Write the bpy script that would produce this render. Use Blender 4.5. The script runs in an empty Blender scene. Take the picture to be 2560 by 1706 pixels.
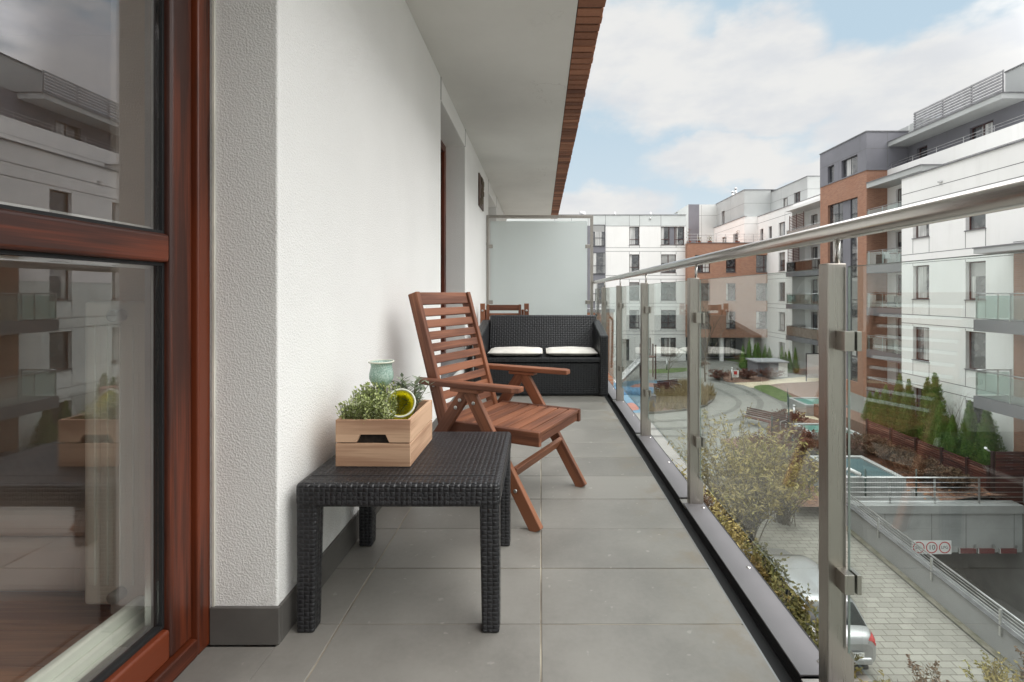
import bpy, math, random
from mathutils import Vector, Matrix
R = math.radians
random.seed(7)
scene = bpy.context.scene
COL = scene.collection
F = 1138.0
CX, CY, CAMZ = 1243.0, 675.0, 0.987

# ---------------------------------------------------------------- helpers
def lin(c):
    c /= 255.0
    return c / 12.92 if c <= 0.04045 else ((c + 0.055) / 1.055) ** 2.4
def rgb(r, g, b): return (lin(r), lin(g), lin(b), 1.0)

class NT:
    """small node tree builder"""
    def __init__(s, tree): s.t = tree; s.n = tree.nodes; s.l = tree.links
    def node(s, typ, **kw):
        n = s.n.new(typ)
        for k, v in kw.items():
            if k.startswith('i_'):
                key = k[2:]
                key = int(key) if key.isdigit() else key.replace('_', ' ')
                s.set(n, key, v)
            else: setattr(n, k, v)
        return n
    def set(s, n, key, v):
        if isinstance(v, bpy.types.NodeSocket): s.l.new(v, n.inputs[key])
        else: n.inputs[key].default_value = v
    def m(s, op, a, b=None, c=None, clamp=False):
        n = s.n.new('ShaderNodeMath'); n.operation = op; n.use_clamp = clamp
        for i, v in enumerate((a, b, c)):
            if v is not None: s.set(n, i, v)
        return n.outputs[0]
    def mix(s, fac, a, b):
        n = s.n.new('ShaderNodeMix'); n.data_type = 'RGBA'
        s.set(n, 0, fac); s.set(n, 6, a); s.set(n, 7, b)
        return n.outputs[2]
    def ramp(s, fac, p0, p1, v0=0.0, v1=1.0):
        n = s.n.new('ShaderNodeMapRange'); n.interpolation_type = 'SMOOTHSTEP'
        s.set(n, 0, fac); s.set(n, 1, p0); s.set(n, 2, p1); s.set(n, 3, v0); s.set(n, 4, v1)
        return n.outputs[0]
    def noise(s, vec, scale, detail=4, rough=0.55):
        n = s.n.new('ShaderNodeTexNoise'); s.set(n, 'Scale', scale); s.set(n, 'Detail', detail); s.set(n, 'Roughness', rough)
        if vec is not None: s.l.new(vec, n.inputs['Vector'])
        return n.outputs[0]
    def scaled(s, vec, sc):
        n = s.n.new('ShaderNodeMapping'); s.l.new(vec, n.inputs[0]); n.inputs['Scale'].default_value = sc
        return n.outputs[0]
    def bump(s, h, strength, dist):
        n = s.n.new('ShaderNodeBump'); s.set(n, 'Strength', strength); s.set(n, 'Distance', dist); s.l.new(h, n.inputs['Height'])
        return n.outputs[0]

def newmat(name):
    m = bpy.data.materials.new(name); m.use_nodes = True
    t = NT(m.node_tree); t.n.clear()
    out = t.node('ShaderNodeOutputMaterial')
    p = t.node('ShaderNodeBsdfPrincipled')
    t.l.new(p.outputs[0], out.inputs[0])
    return m, t, p, out

def coords(t, kind):
    if kind == 'uv':
        return t.node('ShaderNodeUVMap', uv_map='uv').outputs[0]
    if kind == 'gr':
        return t.node('ShaderNodeAttribute', attribute_name='gr').outputs['Vector']
    return t.node('ShaderNodeTexCoord').outputs['Object' if kind == 'obj' else 'Generated']

def plain(name, col, rough=0.6, metal=0.0, var=0.12, vs=3.0, bump=0.0, bs=200.0, bd=0.002, spec=0.5, coat=0.0, col2=None, kind='obj', stain=0.0, rv=0.0):
    """generic surface: base colour with two octaves of soft variation, roughness variation, fine bump"""
    m, t, p, o = newmat(name)
    v = coords(t, kind)
    n = t.noise(v, vs, 5)
    c2 = col2 or tuple(min(1, x * (1 - 2 * var)) for x in col[:3]) + (1,)
    c1 = col if col2 else tuple(min(1, x * (1 + var)) for x in col[:3]) + (1,)
    c = t.mix(t.ramp(n, 0.32, 0.68), c2, c1)
    if stain:
        s = t.ramp(t.noise(v, vs * 0.35, 6, 0.65), 0.52, 0.75, 0, stain)
        c = t.mix(s, c, tuple(x * 0.45 for x in col[:3]) + (1,))
    t.l.new(c, p.inputs['Base Color'])
    if rv: t.l.new(t.ramp(n, 0.3, 0.7, rough - rv, rough + rv), p.inputs['Roughness'])
    else: p.inputs['Roughness'].default_value = rough
    p.inputs['Metallic'].default_value = metal
    p.inputs['Specular IOR Level'].default_value = spec
    if coat: p.inputs['Coat Weight'].default_value = coat; p.inputs['Coat Roughness'].default_value = 0.06
    if bump:
        t.l.new(t.bump(t.noise(v, bs, 3, 0.6), bump, bd), p.inputs['Normal'])
    return m

def woodmat(name, dark, light, scale=1.0, rough=0.5, bump=0.15, coat=0.0, knots=False):
    m, t, p, o = newmat(name)
    g = coords(t, 'gr')
    oi = t.node('ShaderNodeObjectInfo')
    a = t.scaled(g, (1.6 * scale, 38 * scale, 38 * scale))
    n1 = t.noise(a, 1.0, 6, 0.62)
    b = t.scaled(g, (4 * scale, 240 * scale, 240 * scale))
    n2 = t.noise(b, 1.0, 2, 0.5)
    f = t.m('ADD', t.m('MULTIPLY', n1, 0.75), t.m('MULTIPLY', n2, 0.25))
    big = t.noise(t.scaled(g, (0.9, 5, 5)), 1.0, 2)
    f = t.m('ADD', f, t.m('MULTIPLY', t.m('SUBTRACT', big, 0.5), 1.1))
    c = t.mix(t.ramp(f, 0.33, 0.66), dark, light)
    if knots:
        vo = t.node('ShaderNodeTexVoronoi'); t.l.new(t.scaled(g, (7, 14, 14)), vo.inputs['Vector']); vo.inputs['Scale'].default_value = 1.0
        k = t.ramp(vo.outputs[0], 0.05, 0.16, 0.75, 0.0)
        c = t.mix(k, c, tuple(x * 0.35 for x in dark[:3]) + (1,))
    t.l.new(c, p.inputs['Base Color'])
    t.l.new(t.ramp(f, 0.3, 0.7, rough + 0.08, rough - 0.06), p.inputs['Roughness'])
    if coat: p.inputs['Coat Weight'].default_value = coat; p.inputs['Coat Roughness'].default_value = 0.25
    t.l.new(t.bump(f, bump, 0.002), p.inputs['Normal'])
    return m

def brickmat(name, c1, c2, mortar, bw=0.26, bh=0.077, ms=0.012, off=0.5):
    m, t, p, o = newmat(name)
    v = coords(t, 'uv')
    b = t.node('ShaderNodeTexBrick'); t.l.new(v, b.inputs['Vector']); b.offset = off
    b.inputs['Scale'].default_value = 1.0; b.inputs['Color1'].default_value = c1; b.inputs['Color2'].default_value = c2
    b.inputs['Mortar'].default_value = mortar; b.inputs['Mortar Size'].default_value = ms
    b.inputs['Brick Width'].default_value = bw; b.inputs['Row Height'].default_value = bh; b.inputs['Bias'].default_value = 0.0
    n = t.noise(v, 0.7, 5); c = t.mix(t.ramp(n, 0.35, 0.7, 0, 0.3), b.outputs[0], c2)
    t.l.new(c, p.inputs['Base Color']); p.inputs['Roughness'].default_value = 0.85
    t.l.new(t.bump(t.m('SUBTRACT', 1.0, b.outputs[1]), 0.4, 0.006), p.inputs['Normal'])
    return m

def glassmat(name, tint, refl_c, fmin=0.05, fmax=1.0, power=3.0, rough=0.0, gcol=(1, 1, 1, 1)):
    """window glass: see-through with a coated reflection that grows towards grazing"""
    m, t, p, o = newmat(name); t.n.remove(p)
    lw = t.node('ShaderNodeLayerWeight'); lw.inputs[0].default_value = 0.5
    fac = t.m('ADD', fmin, t.m('MULTIPLY', t.m('POWER', lw.outputs['Facing'], power), fmax - fmin), clamp=True)
    tr = t.node('ShaderNodeBsdfTransparent'); tr.inputs[0].default_value = tint
    gl = t.node('ShaderNodeBsdfGlossy'); gl.inputs[0].default_value = gcol; gl.inputs['Roughness'].default_value = rough
    mx = t.node('ShaderNodeMixShader'); t.l.new(fac, mx.inputs[0]); t.l.new(tr.outputs[0], mx.inputs[1]); t.l.new(gl.outputs[0], mx.inputs[2])
    t.l.new(mx.outputs[0], o.inputs[0])
    return m

# ---------------------------------------------------------------- mesh builder
class MB:
    def __init__(s): s.v = []; s.f = []; s.g = []; s.mi = []; s.sm = []
    def add(s, vs, fs, g=None, mi=0, smooth=False):
        o = len(s.v); s.v += [tuple(p) for p in vs]; s.g += [tuple(p) for p in (g or vs)]
        for f in fs: s.f.append(tuple(i + o for i in f)); s.mi.append(mi); s.sm.append(smooth)
        return s
    BF = [(0, 3, 2, 1), (4, 5, 6, 7), (0, 1, 5, 4), (1, 2, 6, 5), (2, 3, 7, 6), (3, 0, 4, 7)]
    def box(s, x0, x1, y0, y1, z0, z1, mi=0, ax=0):
        v = [(x0, y0, z0), (x1, y0, z0), (x1, y1, z0), (x0, y1, z0), (x0, y0, z1), (x1, y0, z1), (x1, y1, z1), (x0, y1, z1)]
        r = random.random() * 9
        g = [(p[ax] + r, p[(ax + 1) % 3] + r, p[(ax + 2) % 3]) for p in v]
        return s.add(v, s.BF, g, mi)
    def bar(s, p0, p1, w, h, up=(0, 0, 1), mi=0):
        p0, p1 = Vector(p0), Vector(p1); d = (p1 - p0); L = d.length; d.normalize()
        up = Vector(up); sd = d.cross(up)
        if sd.length < 1e-5: up = Vector((1, 0, 0)); sd = d.cross(up)
        sd.normalize(); u = sd.cross(d)
        v = []; g = []; r = random.random() * 9
        for e, q in ((0, p0), (1, p1)):
            for a, b in ((-1, -1), (1, -1), (1, 1), (-1, 1)):
                v.append(q + sd * (a * w / 2) + u * (b * h / 2)); g.append((e * L + r, a * w / 2 + r, b * h / 2))
        return s.add(v, [(0, 1, 2, 3), (7, 6, 5, 4), (0, 4, 5, 1), (1, 5, 6, 2), (2, 6, 7, 3), (3, 7, 4, 0)], g, mi)
    def tube(s, pts, r, n=8, mi=0, cap=True, smooth=True):
        pts = [Vector(p) for p in pts]; k = len(pts)
        rs = r if isinstance(r, (list, tuple)) else [r] * k
        v = []; g = []; prev = None; L = 0
        for i, p in enumerate(pts):
            d = (pts[min(i + 1, k - 1)] - pts[max(i - 1, 0)]).normalized()
            if prev is None:
                a = d.cross(Vector((0, 0, 1)))
                if a.length < 1e-3: a = d.cross(Vector((1, 0, 0)))
                a.normalize()
            else:
                a = prev - d * prev.dot(d)
                if a.length < 1e-4: a = d.orthogonal()
                a.normalize()
            prev = a; b = d.cross(a)
            if i: L += (p - pts[i - 1]).length
            for j in range(n):
                t = 2 * math.pi * j / n
                v.append(p + a * (rs[i] * math.cos(t)) + b * (rs[i] * math.sin(t))); g.append((L, rs[i] * math.cos(t), rs[i] * math.sin(t)))
        f = [(i * n + j, i * n + (j + 1) % n, (i + 1) * n + (j + 1) % n, (i + 1) * n + j) for i in range(k - 1) for j in range(n)]
        s.add(v, f, g, mi, smooth)
        if cap:
            o = len(s.v) - len(v)
            s.f.append(tuple(o + j for j in reversed(range(n)))); s.mi.append(mi); s.sm.append(False)
            s.f.append(tuple(o + (k - 1) * n + j for j in range(n))); s.mi.append(mi); s.sm.append(False)
        return s
    def lathe(s, prof, n=24, c=(0, 0, 0), mi=0, smooth=True):
        v = []
        for r, z in prof:
            for j in range(n):
                t = 2 * math.pi * j / n; v.append((c[0] + r * math.cos(t), c[1] + r * math.sin(t), c[2] + z))
        f = [(i * n + j, i * n + (j + 1) % n, (i + 1) * n + (j + 1) % n, (i + 1) * n + j) for i in range(len(prof) - 1) for j in range(n)]
        return s.add(v, f, None, mi, smooth)
    def prism(s, poly, ext, mi=0):
        """poly: list of 3-D points (planar), extruded by vector ext"""
        n = len(poly); e = Vector(ext); a = [Vector(p) for p in poly]
        v = a + [p + e for p in a]
        f = [tuple(range(n)), tuple(range(2 * n - 1, n - 1, -1))] + [(i, i + n, (i + 1) % n + n, (i + 1) % n) for i in range(n)]
        nrm = (a[1] - a[0]).cross(a[2] - a[0])
        if nrm.dot(e) > 0: f = [tuple(reversed(x)) for x in f]
        return s.add(v, f, None, mi)
    def quad(s, a, b, c, d, mi=0): return s.add([a, b, c, d], [(0, 1, 2, 3)], None, mi)
    def build(s, name, mat, parent=None, world=False, bevel=0.0, seg=2, loc=None, rz=0.0, uvworld=False):
        off = Vector((0, 0, 0))
        if parent is not None and world:
            q = parent
            while q is not None: off = off + q.location; q = q.parent
        me = bpy.data.meshes.new(name)
        me.from_pydata([(p[0] - off[0], p[1] - off[1], p[2] - off[2]) for p in s.v], [], s.f)
        for mt in (mat if isinstance(mat, (list, tuple)) else [mat]): me.materials.append(mt)
        me.polygons.foreach_set('material_index', s.mi); me.polygons.foreach_set('use_smooth', s.sm)
        at = me.attributes.new('gr', 'FLOAT_VECTOR', 'POINT'); at.data.foreach_set('vector', [c for p in s.g for c in p])
        uv = me.uv_layers.new(name='uv'); me.update()
        buf = [0.0] * (2 * len(me.loops))
        vs = s.v
        for p in me.polygons:
            nx, ny, nz = (abs(c) for c in p.normal)
            for li in p.loop_indices:
                x, y, z = vs[me.loops[li].vertex_index]
                u, w = (x, y) if nz >= nx and nz >= ny else ((y, z) if nx >= ny else (x, z))
                buf[2 * li] = u; buf[2 * li + 1] = w
        uv.data.foreach_set('uv', buf)
        o = bpy.data.objects.new(name, me); COL.objects.link(o)
        if parent is not None: o.parent = parent
        if loc is not None: o.location = loc
        if rz: o.rotation_euler.z = rz
        if bevel:
            b = o.modifiers.new('Bevel', 'BEVEL'); b.width = bevel; b.segments = seg; b.limit_method = 'ANGLE'; b.angle_limit = R(40); b.harden_normals = False
        return o

def tag(o, label=None, cat=None, group=None, kind=None):
    if label: o['label'] = label
    if cat: o['category'] = cat
    if group: o['group'] = group
    if kind: o['kind'] = kind
    return o
def thing(name, label, cat, loc=(0, 0, 0), rz=0.0, group=None):
    o = bpy.data.objects.new(name, None); o.empty_display_size = 0.2; COL.objects.link(o)
    o.location = loc; o.rotation_euler = (0, 0, rz)
    return tag(o, label, cat, group)
def copy_tree(o, parent=None, label=None):
    c = o.copy(); COL.objects.link(c)
    if parent is not None: c.parent = parent
    if label: c['label'] = label
    for ch in list(o.children): copy_tree(ch, c)
    return c
def P(px, py, Y): return Vector(((px - CX) / F * Y, Y, CAMZ + (CY - py) / F * Y))
def XY(px, X): return X * F / (px - CX)          # depth at which the plane X = const is met
GK = [(-500, -7.75), (12, -7.75), (18, -7.45), (26, -6.9), (42, -6.25), (900, -6.2)]
def zg(y):
    for (a, za), (b, zb) in zip(GK, GK[1:]):
        if y <= b: return za + (zb - za) * (y - a) / (b - a)
    return GK[-1][1]
def G(px, py):
    z = -7.0
    for _ in range(30):
        Y = (CAMZ - z) * F / (py - CY); z = zg(Y)
    return Vector(((px - CX) / F * Y, Y, z))
def z2(zx, zy): return G((1500 + zx / 3.92) * 0.9191, (800 + zy / 3.92) * 0.9191)

def text_mesh(name, body, size, mat, parent, loc, rot, ext=0.002):
    cu = bpy.data.curves.new('lettering', 'FONT'); cu.body = body; cu.size = size; cu.extrude = ext; cu.align_x = 'CENTER'; cu.align_y = 'CENTER'
    tmp = bpy.data.objects.new('lettering', cu); COL.objects.link(tmp)
    dg = bpy.context.evaluated_depsgraph_get(); dg.update()
    me = bpy.data.meshes.new_from_object(tmp.evaluated_get(dg))
    bpy.data.objects.remove(tmp)
    me.materials.clear(); me.materials.append(mat)
    o = bpy.data.objects.new(name, me); COL.objects.link(o); o.parent = parent; o.location = loc; o.rotation_euler = rot
    return o

# ---------------------------------------------------------------- materials
M = {}
def stucco(name, c, bump=0.68, scale=180, dirt=0.0):
    m, t, p, o = newmat(name)
    v = coords(t, 'obj')
    n = t.noise(v, 1.3, 5)
    col = t.mix(t.ramp(n, 0.3, 0.7), tuple(x * 0.955 for x in c[:3]) + (1,), c)
    if dirt:
        d = t.ramp(t.noise(t.scaled(v, (3, 3, 0.9)), 1.0, 6, 0.7), 0.55, 0.8, 0, dirt); col = t.mix(d, col, (0.42, 0.38, 0.32, 1))
    sz = t.node('ShaderNodeSeparateXYZ'); t.l.new(v, sz.inputs[0])                # splash dirt just above the skirting
    sd_ = t.m('MULTIPLY', t.ramp(sz.outputs[2], 0.34, 0.10), t.ramp(t.noise(v, 9, 6, 0.7), 0.42, 0.72)); col = t.mix(t.m('MULTIPLY', sd_, 0.22), col, (0.36, 0.32, 0.27, 1))
    t.l.new(col, p.inputs['Base Color']); p.inputs['Roughness'].default_value = 0.92; p.inputs['Specular IOR Level'].default_value = 0.25
    a = t.noise(v, scale, 2, 0.5); b = t.noise(v, scale * 2.7, 2, 0.5); vo = t.node('ShaderNodeTexVoronoi'); t.l.new(v, vo.inputs['Vector']); vo.inputs['Scale'].default_value = scale * 0.9
    h = t.m('ADD', t.m('MULTIPLY', a, 0.9), t.m('ADD', t.m('MULTIPLY', b, 0.35), t.m('MULTIPLY', vo.outputs[0], 0.35)))
    t.l.new(t.bump(h, bump, 0.004), p.inputs['Normal'])
    return m
M['stucco'] = stucco('white_render', (0.87, 0.865, 0.845, 1))
def soffit_mat():
    m, t, p, o = newmat('painted_soffit'); v = coords(t, 'obj')
    c = t.mix(t.ramp(t.noise(v, 1.2, 6, 0.6), 0.3, 0.7), (0.70, 0.69, 0.66, 1), (0.76, 0.75, 0.72, 1))
    line = t.ramp(t.m('ABSOLUTE', t.m('SUBTRACT', t.noise(v, 1.7, 5, 0.6), 0.5)), 0.0, 0.006, 1, 0)     # hairline cracks, only in patches
    sep = t.node('ShaderNodeSeparateXYZ'); t.l.new(v, sep.inputs[0])
    where = t.m('MULTIPLY', t.ramp(t.noise(v, 0.8, 2), 0.5, 0.6), t.ramp(sep.outputs[0], 0.55, 0.85))
    c = t.mix(t.m('MULTIPLY', t.m('MULTIPLY', line, where), 0.35), c, (0.22, 0.20, 0.17, 1))
    st = t.ramp(t.noise(t.scaled(v, (1, .5, 1)), 2.2, 6, 0.7), 0.55, 0.8, 0, 0.22); c = t.mix(st, c, (0.55, 0.52, 0.46, 1))
    t.l.new(c, p.inputs['Base Color']); p.inputs['Roughness'].default_value = 0.9; t.l.new(t.bump(t.noise(v, 70, 3), 0.2, 0.003), p.inputs['Normal'])
    return m
M['soffit'] = soffit_mat()
def facade_white():
    m, t, p, o = newmat('white_facade_render'); v = coords(t, 'obj')
    streak = t.ramp(t.noise(t.scaled(v, (2.2, 2.2, 0.16)), 1.0, 6, 0.65), 0.50, 0.78, 0, 0.16)
    base = t.mix(t.ramp(t.noise(v, 0.3, 4), 0.3, 0.7), (0.85, 0.845, 0.825, 1), (0.90, 0.895, 0.88, 1))
    t.l.new(t.mix(streak, base, (0.50, 0.48, 0.44, 1)), p.inputs['Base Color']); p.inputs['Roughness'].default_value = 0.9
    t.l.new(t.bump(t.noise(v, 60, 3), 0.1, 0.002), p.inputs['Normal'])
    return m
M['white_facade'] = facade_white()
M['pale_panel'] = plain('pale_parapet_panel', (0.66, 0.69, 0.68, 1), 0.6, var=0.03, vs=0.5)
M['joint'] = plain('dark_joint', (0.16, 0.16, 0.165, 1), 0.7)
M['grey_clad'] = plain('grey_cladding', (0.20, 0.20, 0.225, 1), 0.55, var=0.06, vs=0.4)
M['mid_grey_clad'] = plain('mid_grey_cladding', (0.36, 0.365, 0.385, 1), 0.55, var=0.05, vs=0.4)
M['light_grey_clad'] = plain('light_grey_cladding', (0.47, 0.485, 0.48, 1), 0.55, var=0.04, vs=0.4)
M['slab_grey'] = plain('balcony_slab_grey', (0.16, 0.16, 0.17, 1), 0.7, var=0.06, vs=0.8)
M['coping'] = plain('coping_metal', (0.22, 0.22, 0.23, 1), 0.4, metal=0.4)
M['brick'] = brickmat('orange_brick', rgb(174, 124, 97), rgb(152, 104, 81), rgb(158, 137, 123))
M['brick_trim'] = None
M['win_frame'] = plain('brown_window_frame', rgb(74, 40, 36), 0.45, var=0.1)
M['win_frame_grey'] = plain('grey_window_frame', rgb(70, 70, 74), 0.45)
M['sill_grey'] = plain('grey_metal_sill', rgb(120, 120, 122), 0.4, metal=0.2)
def panemat():
    m, t, p, o = newmat('far_window_pane')
    v = coords(t, 'obj'); oi = t.node('ShaderNodeObjectInfo')
    sep = t.node('ShaderNodeSeparateXYZ'); t.l.new(v, sep.inputs[0])
    r = oi.outputs['Random']
    fold = t.noise(t.scaled(v, (9, 1, 0.3)), 1.0, 2)
    curt = t.mix(t.ramp(fold, 0.35, 0.65), (0.34, 0.34, 0.33, 1), (0.66, 0.66, 0.64, 1))
    side = t.ramp(t.m('SINE', t.m('ADD', t.m('MULTIPLY', sep.outputs[0], 4.2), t.m('MULTIPLY', r, 40))), 0.05, 0.25)
    has = t.m('GREATER_THAN', t.m('FRACT', t.m('MULTIPLY', r, 7.31)), 0.42)
    blind = t.m('MULTIPLY', t.m('GREATER_THAN', sep.outputs[2], t.m('MULTIPLY_ADD', t.m('FRACT', t.m('MULTIPLY', r, 13.7)), 1.6, 0.9)), t.m('GREATER_THAN', t.m('FRACT', t.m('MULTIPLY', r, 3.77)), 0.55))
    lower = t.noise(v, 3.0, 3)
    dark = t.mix(t.ramp(lower, 0.4, 0.7), (0.03, 0.034, 0.04, 1), (0.11, 0.11, 0.11, 1))
    c = t.mix(t.m('MULTIPLY', side, has), dark, curt); c = t.mix(blind, c, (0.33, 0.33, 0.32, 1))
    t.l.new(c, p.inputs['Base Color']); p.inputs['Roughness'].default_value = 0.04; p.inputs['Specular IOR Level'].default_value = 1.0; p.inputs['IOR'].default_value = 1.75
    t.l.new(t.bump(t.noise(v, 0.9, 1), 0.35, 0.05), p.inputs['Normal'])
    return m
M['pane'] = panemat()
M['metal'] = None
def steel(name, c, rough=0.33, ax=2):
    m, t, p, o = newmat(name)
    v = coords(t, 'obj'); sc = [90, 90, 90]; sc[ax] = 1.2
    n = t.noise(t.scaled(v, tuple(sc)), 4.0, 3); b = t.noise(v, 2.5, 3)
    t.l.new(t.mix(t.m('MULTIPLY_ADD', n, 0.4, t.m('MULTIPLY', b, 0.5)), tuple(x * 0.72 for x in c[:3]) + (1,), c), p.inputs['Base Color'])
    p.inputs['Metallic'].default_value = 1.0
    t.l.new(t.ramp(n, 0.2, 0.8, rough - 0.08, rough + 0.1), p.inputs['Roughness'])
    t.l.new(t.bump(n, 0.06, 0.001), p.inputs['Normal'])
    return m
M['steel'] = steel('brushed_steel', (0.45, 0.42, 0.38, 1), 0.32)
M['rail_steel'] = plain('satin_rail_steel', (0.60, 0.58, 0.55, 1), 0.27, metal=1.0, var=0.02, vs=3)
M['pin'] = plain('steel_pin', (0.6, 0.59, 0.57, 1), 0.2, metal=1.0)
M['far_steel'] = plain('galvanised_steel', (0.62, 0.62, 0.62, 1), 0.35, metal=0.85)
M['glass'] = glassmat('railing_glass', (0.93, 0.965, 0.95, 1), None, 0.062, 0.6, 3.2)
M['glass_edge'] = plain('glass_edge', (0.30, 0.345, 0.325, 1), 0.1)
M['far_glass'] = glassmat('balcony_glass', (0.80, 0.87, 0.85, 1), None, 0.10, 0.7, 3.0)
M['smoked_glass'] = glassmat('smoked_balcony_glass', (0.36, 0.34, 0.30, 1), None, 0.12, 0.7, 3.0)
M['door_glass'] = glassmat('coated_door_glass', (0.97, 0.96, 0.94, 1), None, 0.05, 0.40, 1.35, gcol=(0.93, 0.92, 0.95, 1))
M['red_wood'] = woodmat('mahogany_frame', rgb(54, 22, 11), rgb(108, 49, 26), 1.0, 0.42, 0.12, 0.1)
M['chair_wood'] = woodmat('stained_acacia', rgb(94, 55, 38), rgb(140, 88, 61), 1.0, 0.6, 0.10)
M['crate_wood'] = woodmat('pine_crate', rgb(164, 126, 100), rgb(210, 174, 144), 1.0, 0.7, 0.2, knots=True)
M['bolt'] = plain('zinc_bolt', (0.6, 0.6, 0.58, 1), 0.3, metal=1.0)
M['black'] = plain('black_rubber', (0.008, 0.008, 0.009, 1), 0.7)
M['plate'] = plain('grey_coated_plate', (0.15, 0.145, 0.15, 1), 0.5, metal=0.1, var=0.05, vs=4, rv=0.06)
def tilemat(name, c, bump=0.03):
    m, t, p, o = newmat(name)
    v = coords(t, 'obj'); g = coords(t, 'gr')
    n = t.noise(v, 2.2, 7, 0.62); f = t.noise(v, 60, 4, 0.6); per = t.noise(g, 0.9, 0)
    k = t.m('ADD', t.m('MULTIPLY', n, 0.56), t.m('ADD', t.m('MULTIPLY', f, 0.10), t.m('MULTIPLY', per, 0.40)))
    col = t.mix(t.ramp(k, 0.36, 0.64), tuple(x * 0.74 for x in c[:3]) + (1,), tuple(x * 1.15 for x in c[:3]) + (1,))
    sep = t.node('ShaderNodeSeparateXYZ'); t.l.new(v, sep.inputs[0])
    edge = t.m('MULTIPLY', t.ramp(sep.outputs[0], 0.36, 0.62), t.ramp(t.noise(v, 5, 5, 0.7), 0.47, 0.66))
    col = t.mix(t.m('MULTIPLY', edge, 0.6), col, (0.20, 0.16, 0.115, 1))
    spots = t.ramp(t.noise(v, 26, 2, 0.5), 0.68, 0.74); col = t.mix(t.m('MULTIPLY', spots, 0.25), col, (0.5, 0.47, 0.42, 1))
    t.l.new(col, p.inputs['Base Color']); t.l.new(t.ramp(n, 0.3, 0.7, 0.36, 0.52), p.inputs['Roughness'])
    t.l.new(t.bump(t.noise(v, 120, 3), bump, 0.002), p.inputs['Normal'])
    return m
M['tile'] = tilemat('grey_porcelain_tile', (0.215, 0.202, 0.184, 1))
M['skirt'] = plain('dark_grey_skirting_tile', (0.115, 0.108, 0.10, 1), 0.5, var=0.12, vs=4)
M['grout'] = plain('beige_grout', (0.44, 0.39, 0.31, 1), 0.9, vs=3.5, col2=(0.15, 0.125, 0.10, 1))
def rattan(name, base, s=0.0125, su=0.8):
    m, t, p, o = newmat(name)
    v = coords(t, 'uv'); sep = t.node('ShaderNodeSeparateXYZ'); t.l.new(v, sep.inputs[0])
    k = math.pi / s
    jit = t.m('MULTIPLY', t.m('SUBTRACT', t.noise(v, 22, 2), 0.5), 1.6)      # moulded strands wander a little
    u = t.m('ADD', t.m('MULTIPLY', sep.outputs[0], k * su), jit); w = t.m('SUBTRACT', t.m('MULTIPLY', sep.outputs[1], k), jit)
    a = t.m('SINE', u); b = t.m('SINE', w); ab = t.m('MULTIPLY', a, b)
    # over-under weave: strands raised in one half of the checker, sunk in the other
    h1 = t.m('MULTIPLY', t.m('GREATER_THAN', ab, 0.0), t.m('POWER', t.m('ABSOLUTE', a), 0.6))
    h2 = t.m('MULTIPLY', t.m('LESS_THAN', ab, 0.0), t.m('MULTIPLY', t.m('POWER', t.m('ABSOLUTE', b), 0.6), 0.75))
    h = t.m('MULTIPLY', t.m('ADD', h1, h2), t.m('POWER', t.m('ABSOLUTE', ab), 0.22))
    n = t.noise(v, 9, 4)
    t.l.new(t.mix(t.ramp(n, 0.3, 0.7), tuple(x * 0.8 for x in base[:3]) + (1,), tuple(x * 1.25 for x in base[:3]) + (1,)), p.inputs['Base Color'])
    p.inputs['Roughness'].default_value = 0.36; p.inputs['Specular IOR Level'].default_value = 0.5
    t.l.new(t.bump(h, 1.0, 0.0034), p.inputs['Normal'])
    return m
M['rattan'] = rattan('black_rattan', (0.017, 0.017, 0.0195, 1))
M['rattan_sofa'] = rattan('black_sofa_rattan', (0.0095, 0.0105, 0.013, 1), 0.019, 0.75)
M['cushion'] = plain('off_white_cushion', (0.70, 0.68, 0.63, 1), 0.95, var=0.05, vs=8, bump=0.3, bs=300)
def frosted():
    m, t, p, o = newmat('frosted_glass'); t.n.remove(p)
    d = t.node('ShaderNodeBsdfDiffuse'); d.inputs[0].default_value = (0.86, 0.91, 0.90, 1)
    tl = t.node('ShaderNodeBsdfTranslucent'); tl.inputs[0].default_value = (0.93, 0.97, 0.96, 1)
    rf = t.node('ShaderNodeBsdfRefraction'); rf.inputs['Roughness'].default_value = 0.7; rf.inputs['IOR'].default_value = 1.05; rf.inputs[0].default_value = (0.9, 0.95, 0.94, 1)
    gl = t.node('ShaderNodeBsdfGlossy'); gl.inputs['Roughness'].default_value = 0.12
    a = t.node('ShaderNodeMixShader'); a.inputs[0].default_value = 0.78; t.l.new(d.outputs[0], a.inputs[1]); t.l.new(tl.outputs[0], a.inputs[2])
    b = t.node('ShaderNodeMixShader'); b.inputs[0].default_value = 0.15; t.l.new(a.outputs[0], b.inputs[1]); t.l.new(rf.outputs[0], b.inputs[2])
    c = t.node('ShaderNodeMixShader'); c.inputs[0].default_value = 0.05; t.l.new(b.outputs[0], c.inputs[1]); t.l.new(gl.outputs[0], c.inputs[2])
    t.l.new(c.outputs[0], o.inputs[0])
    return m
M['frosted'] = frosted()
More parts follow.
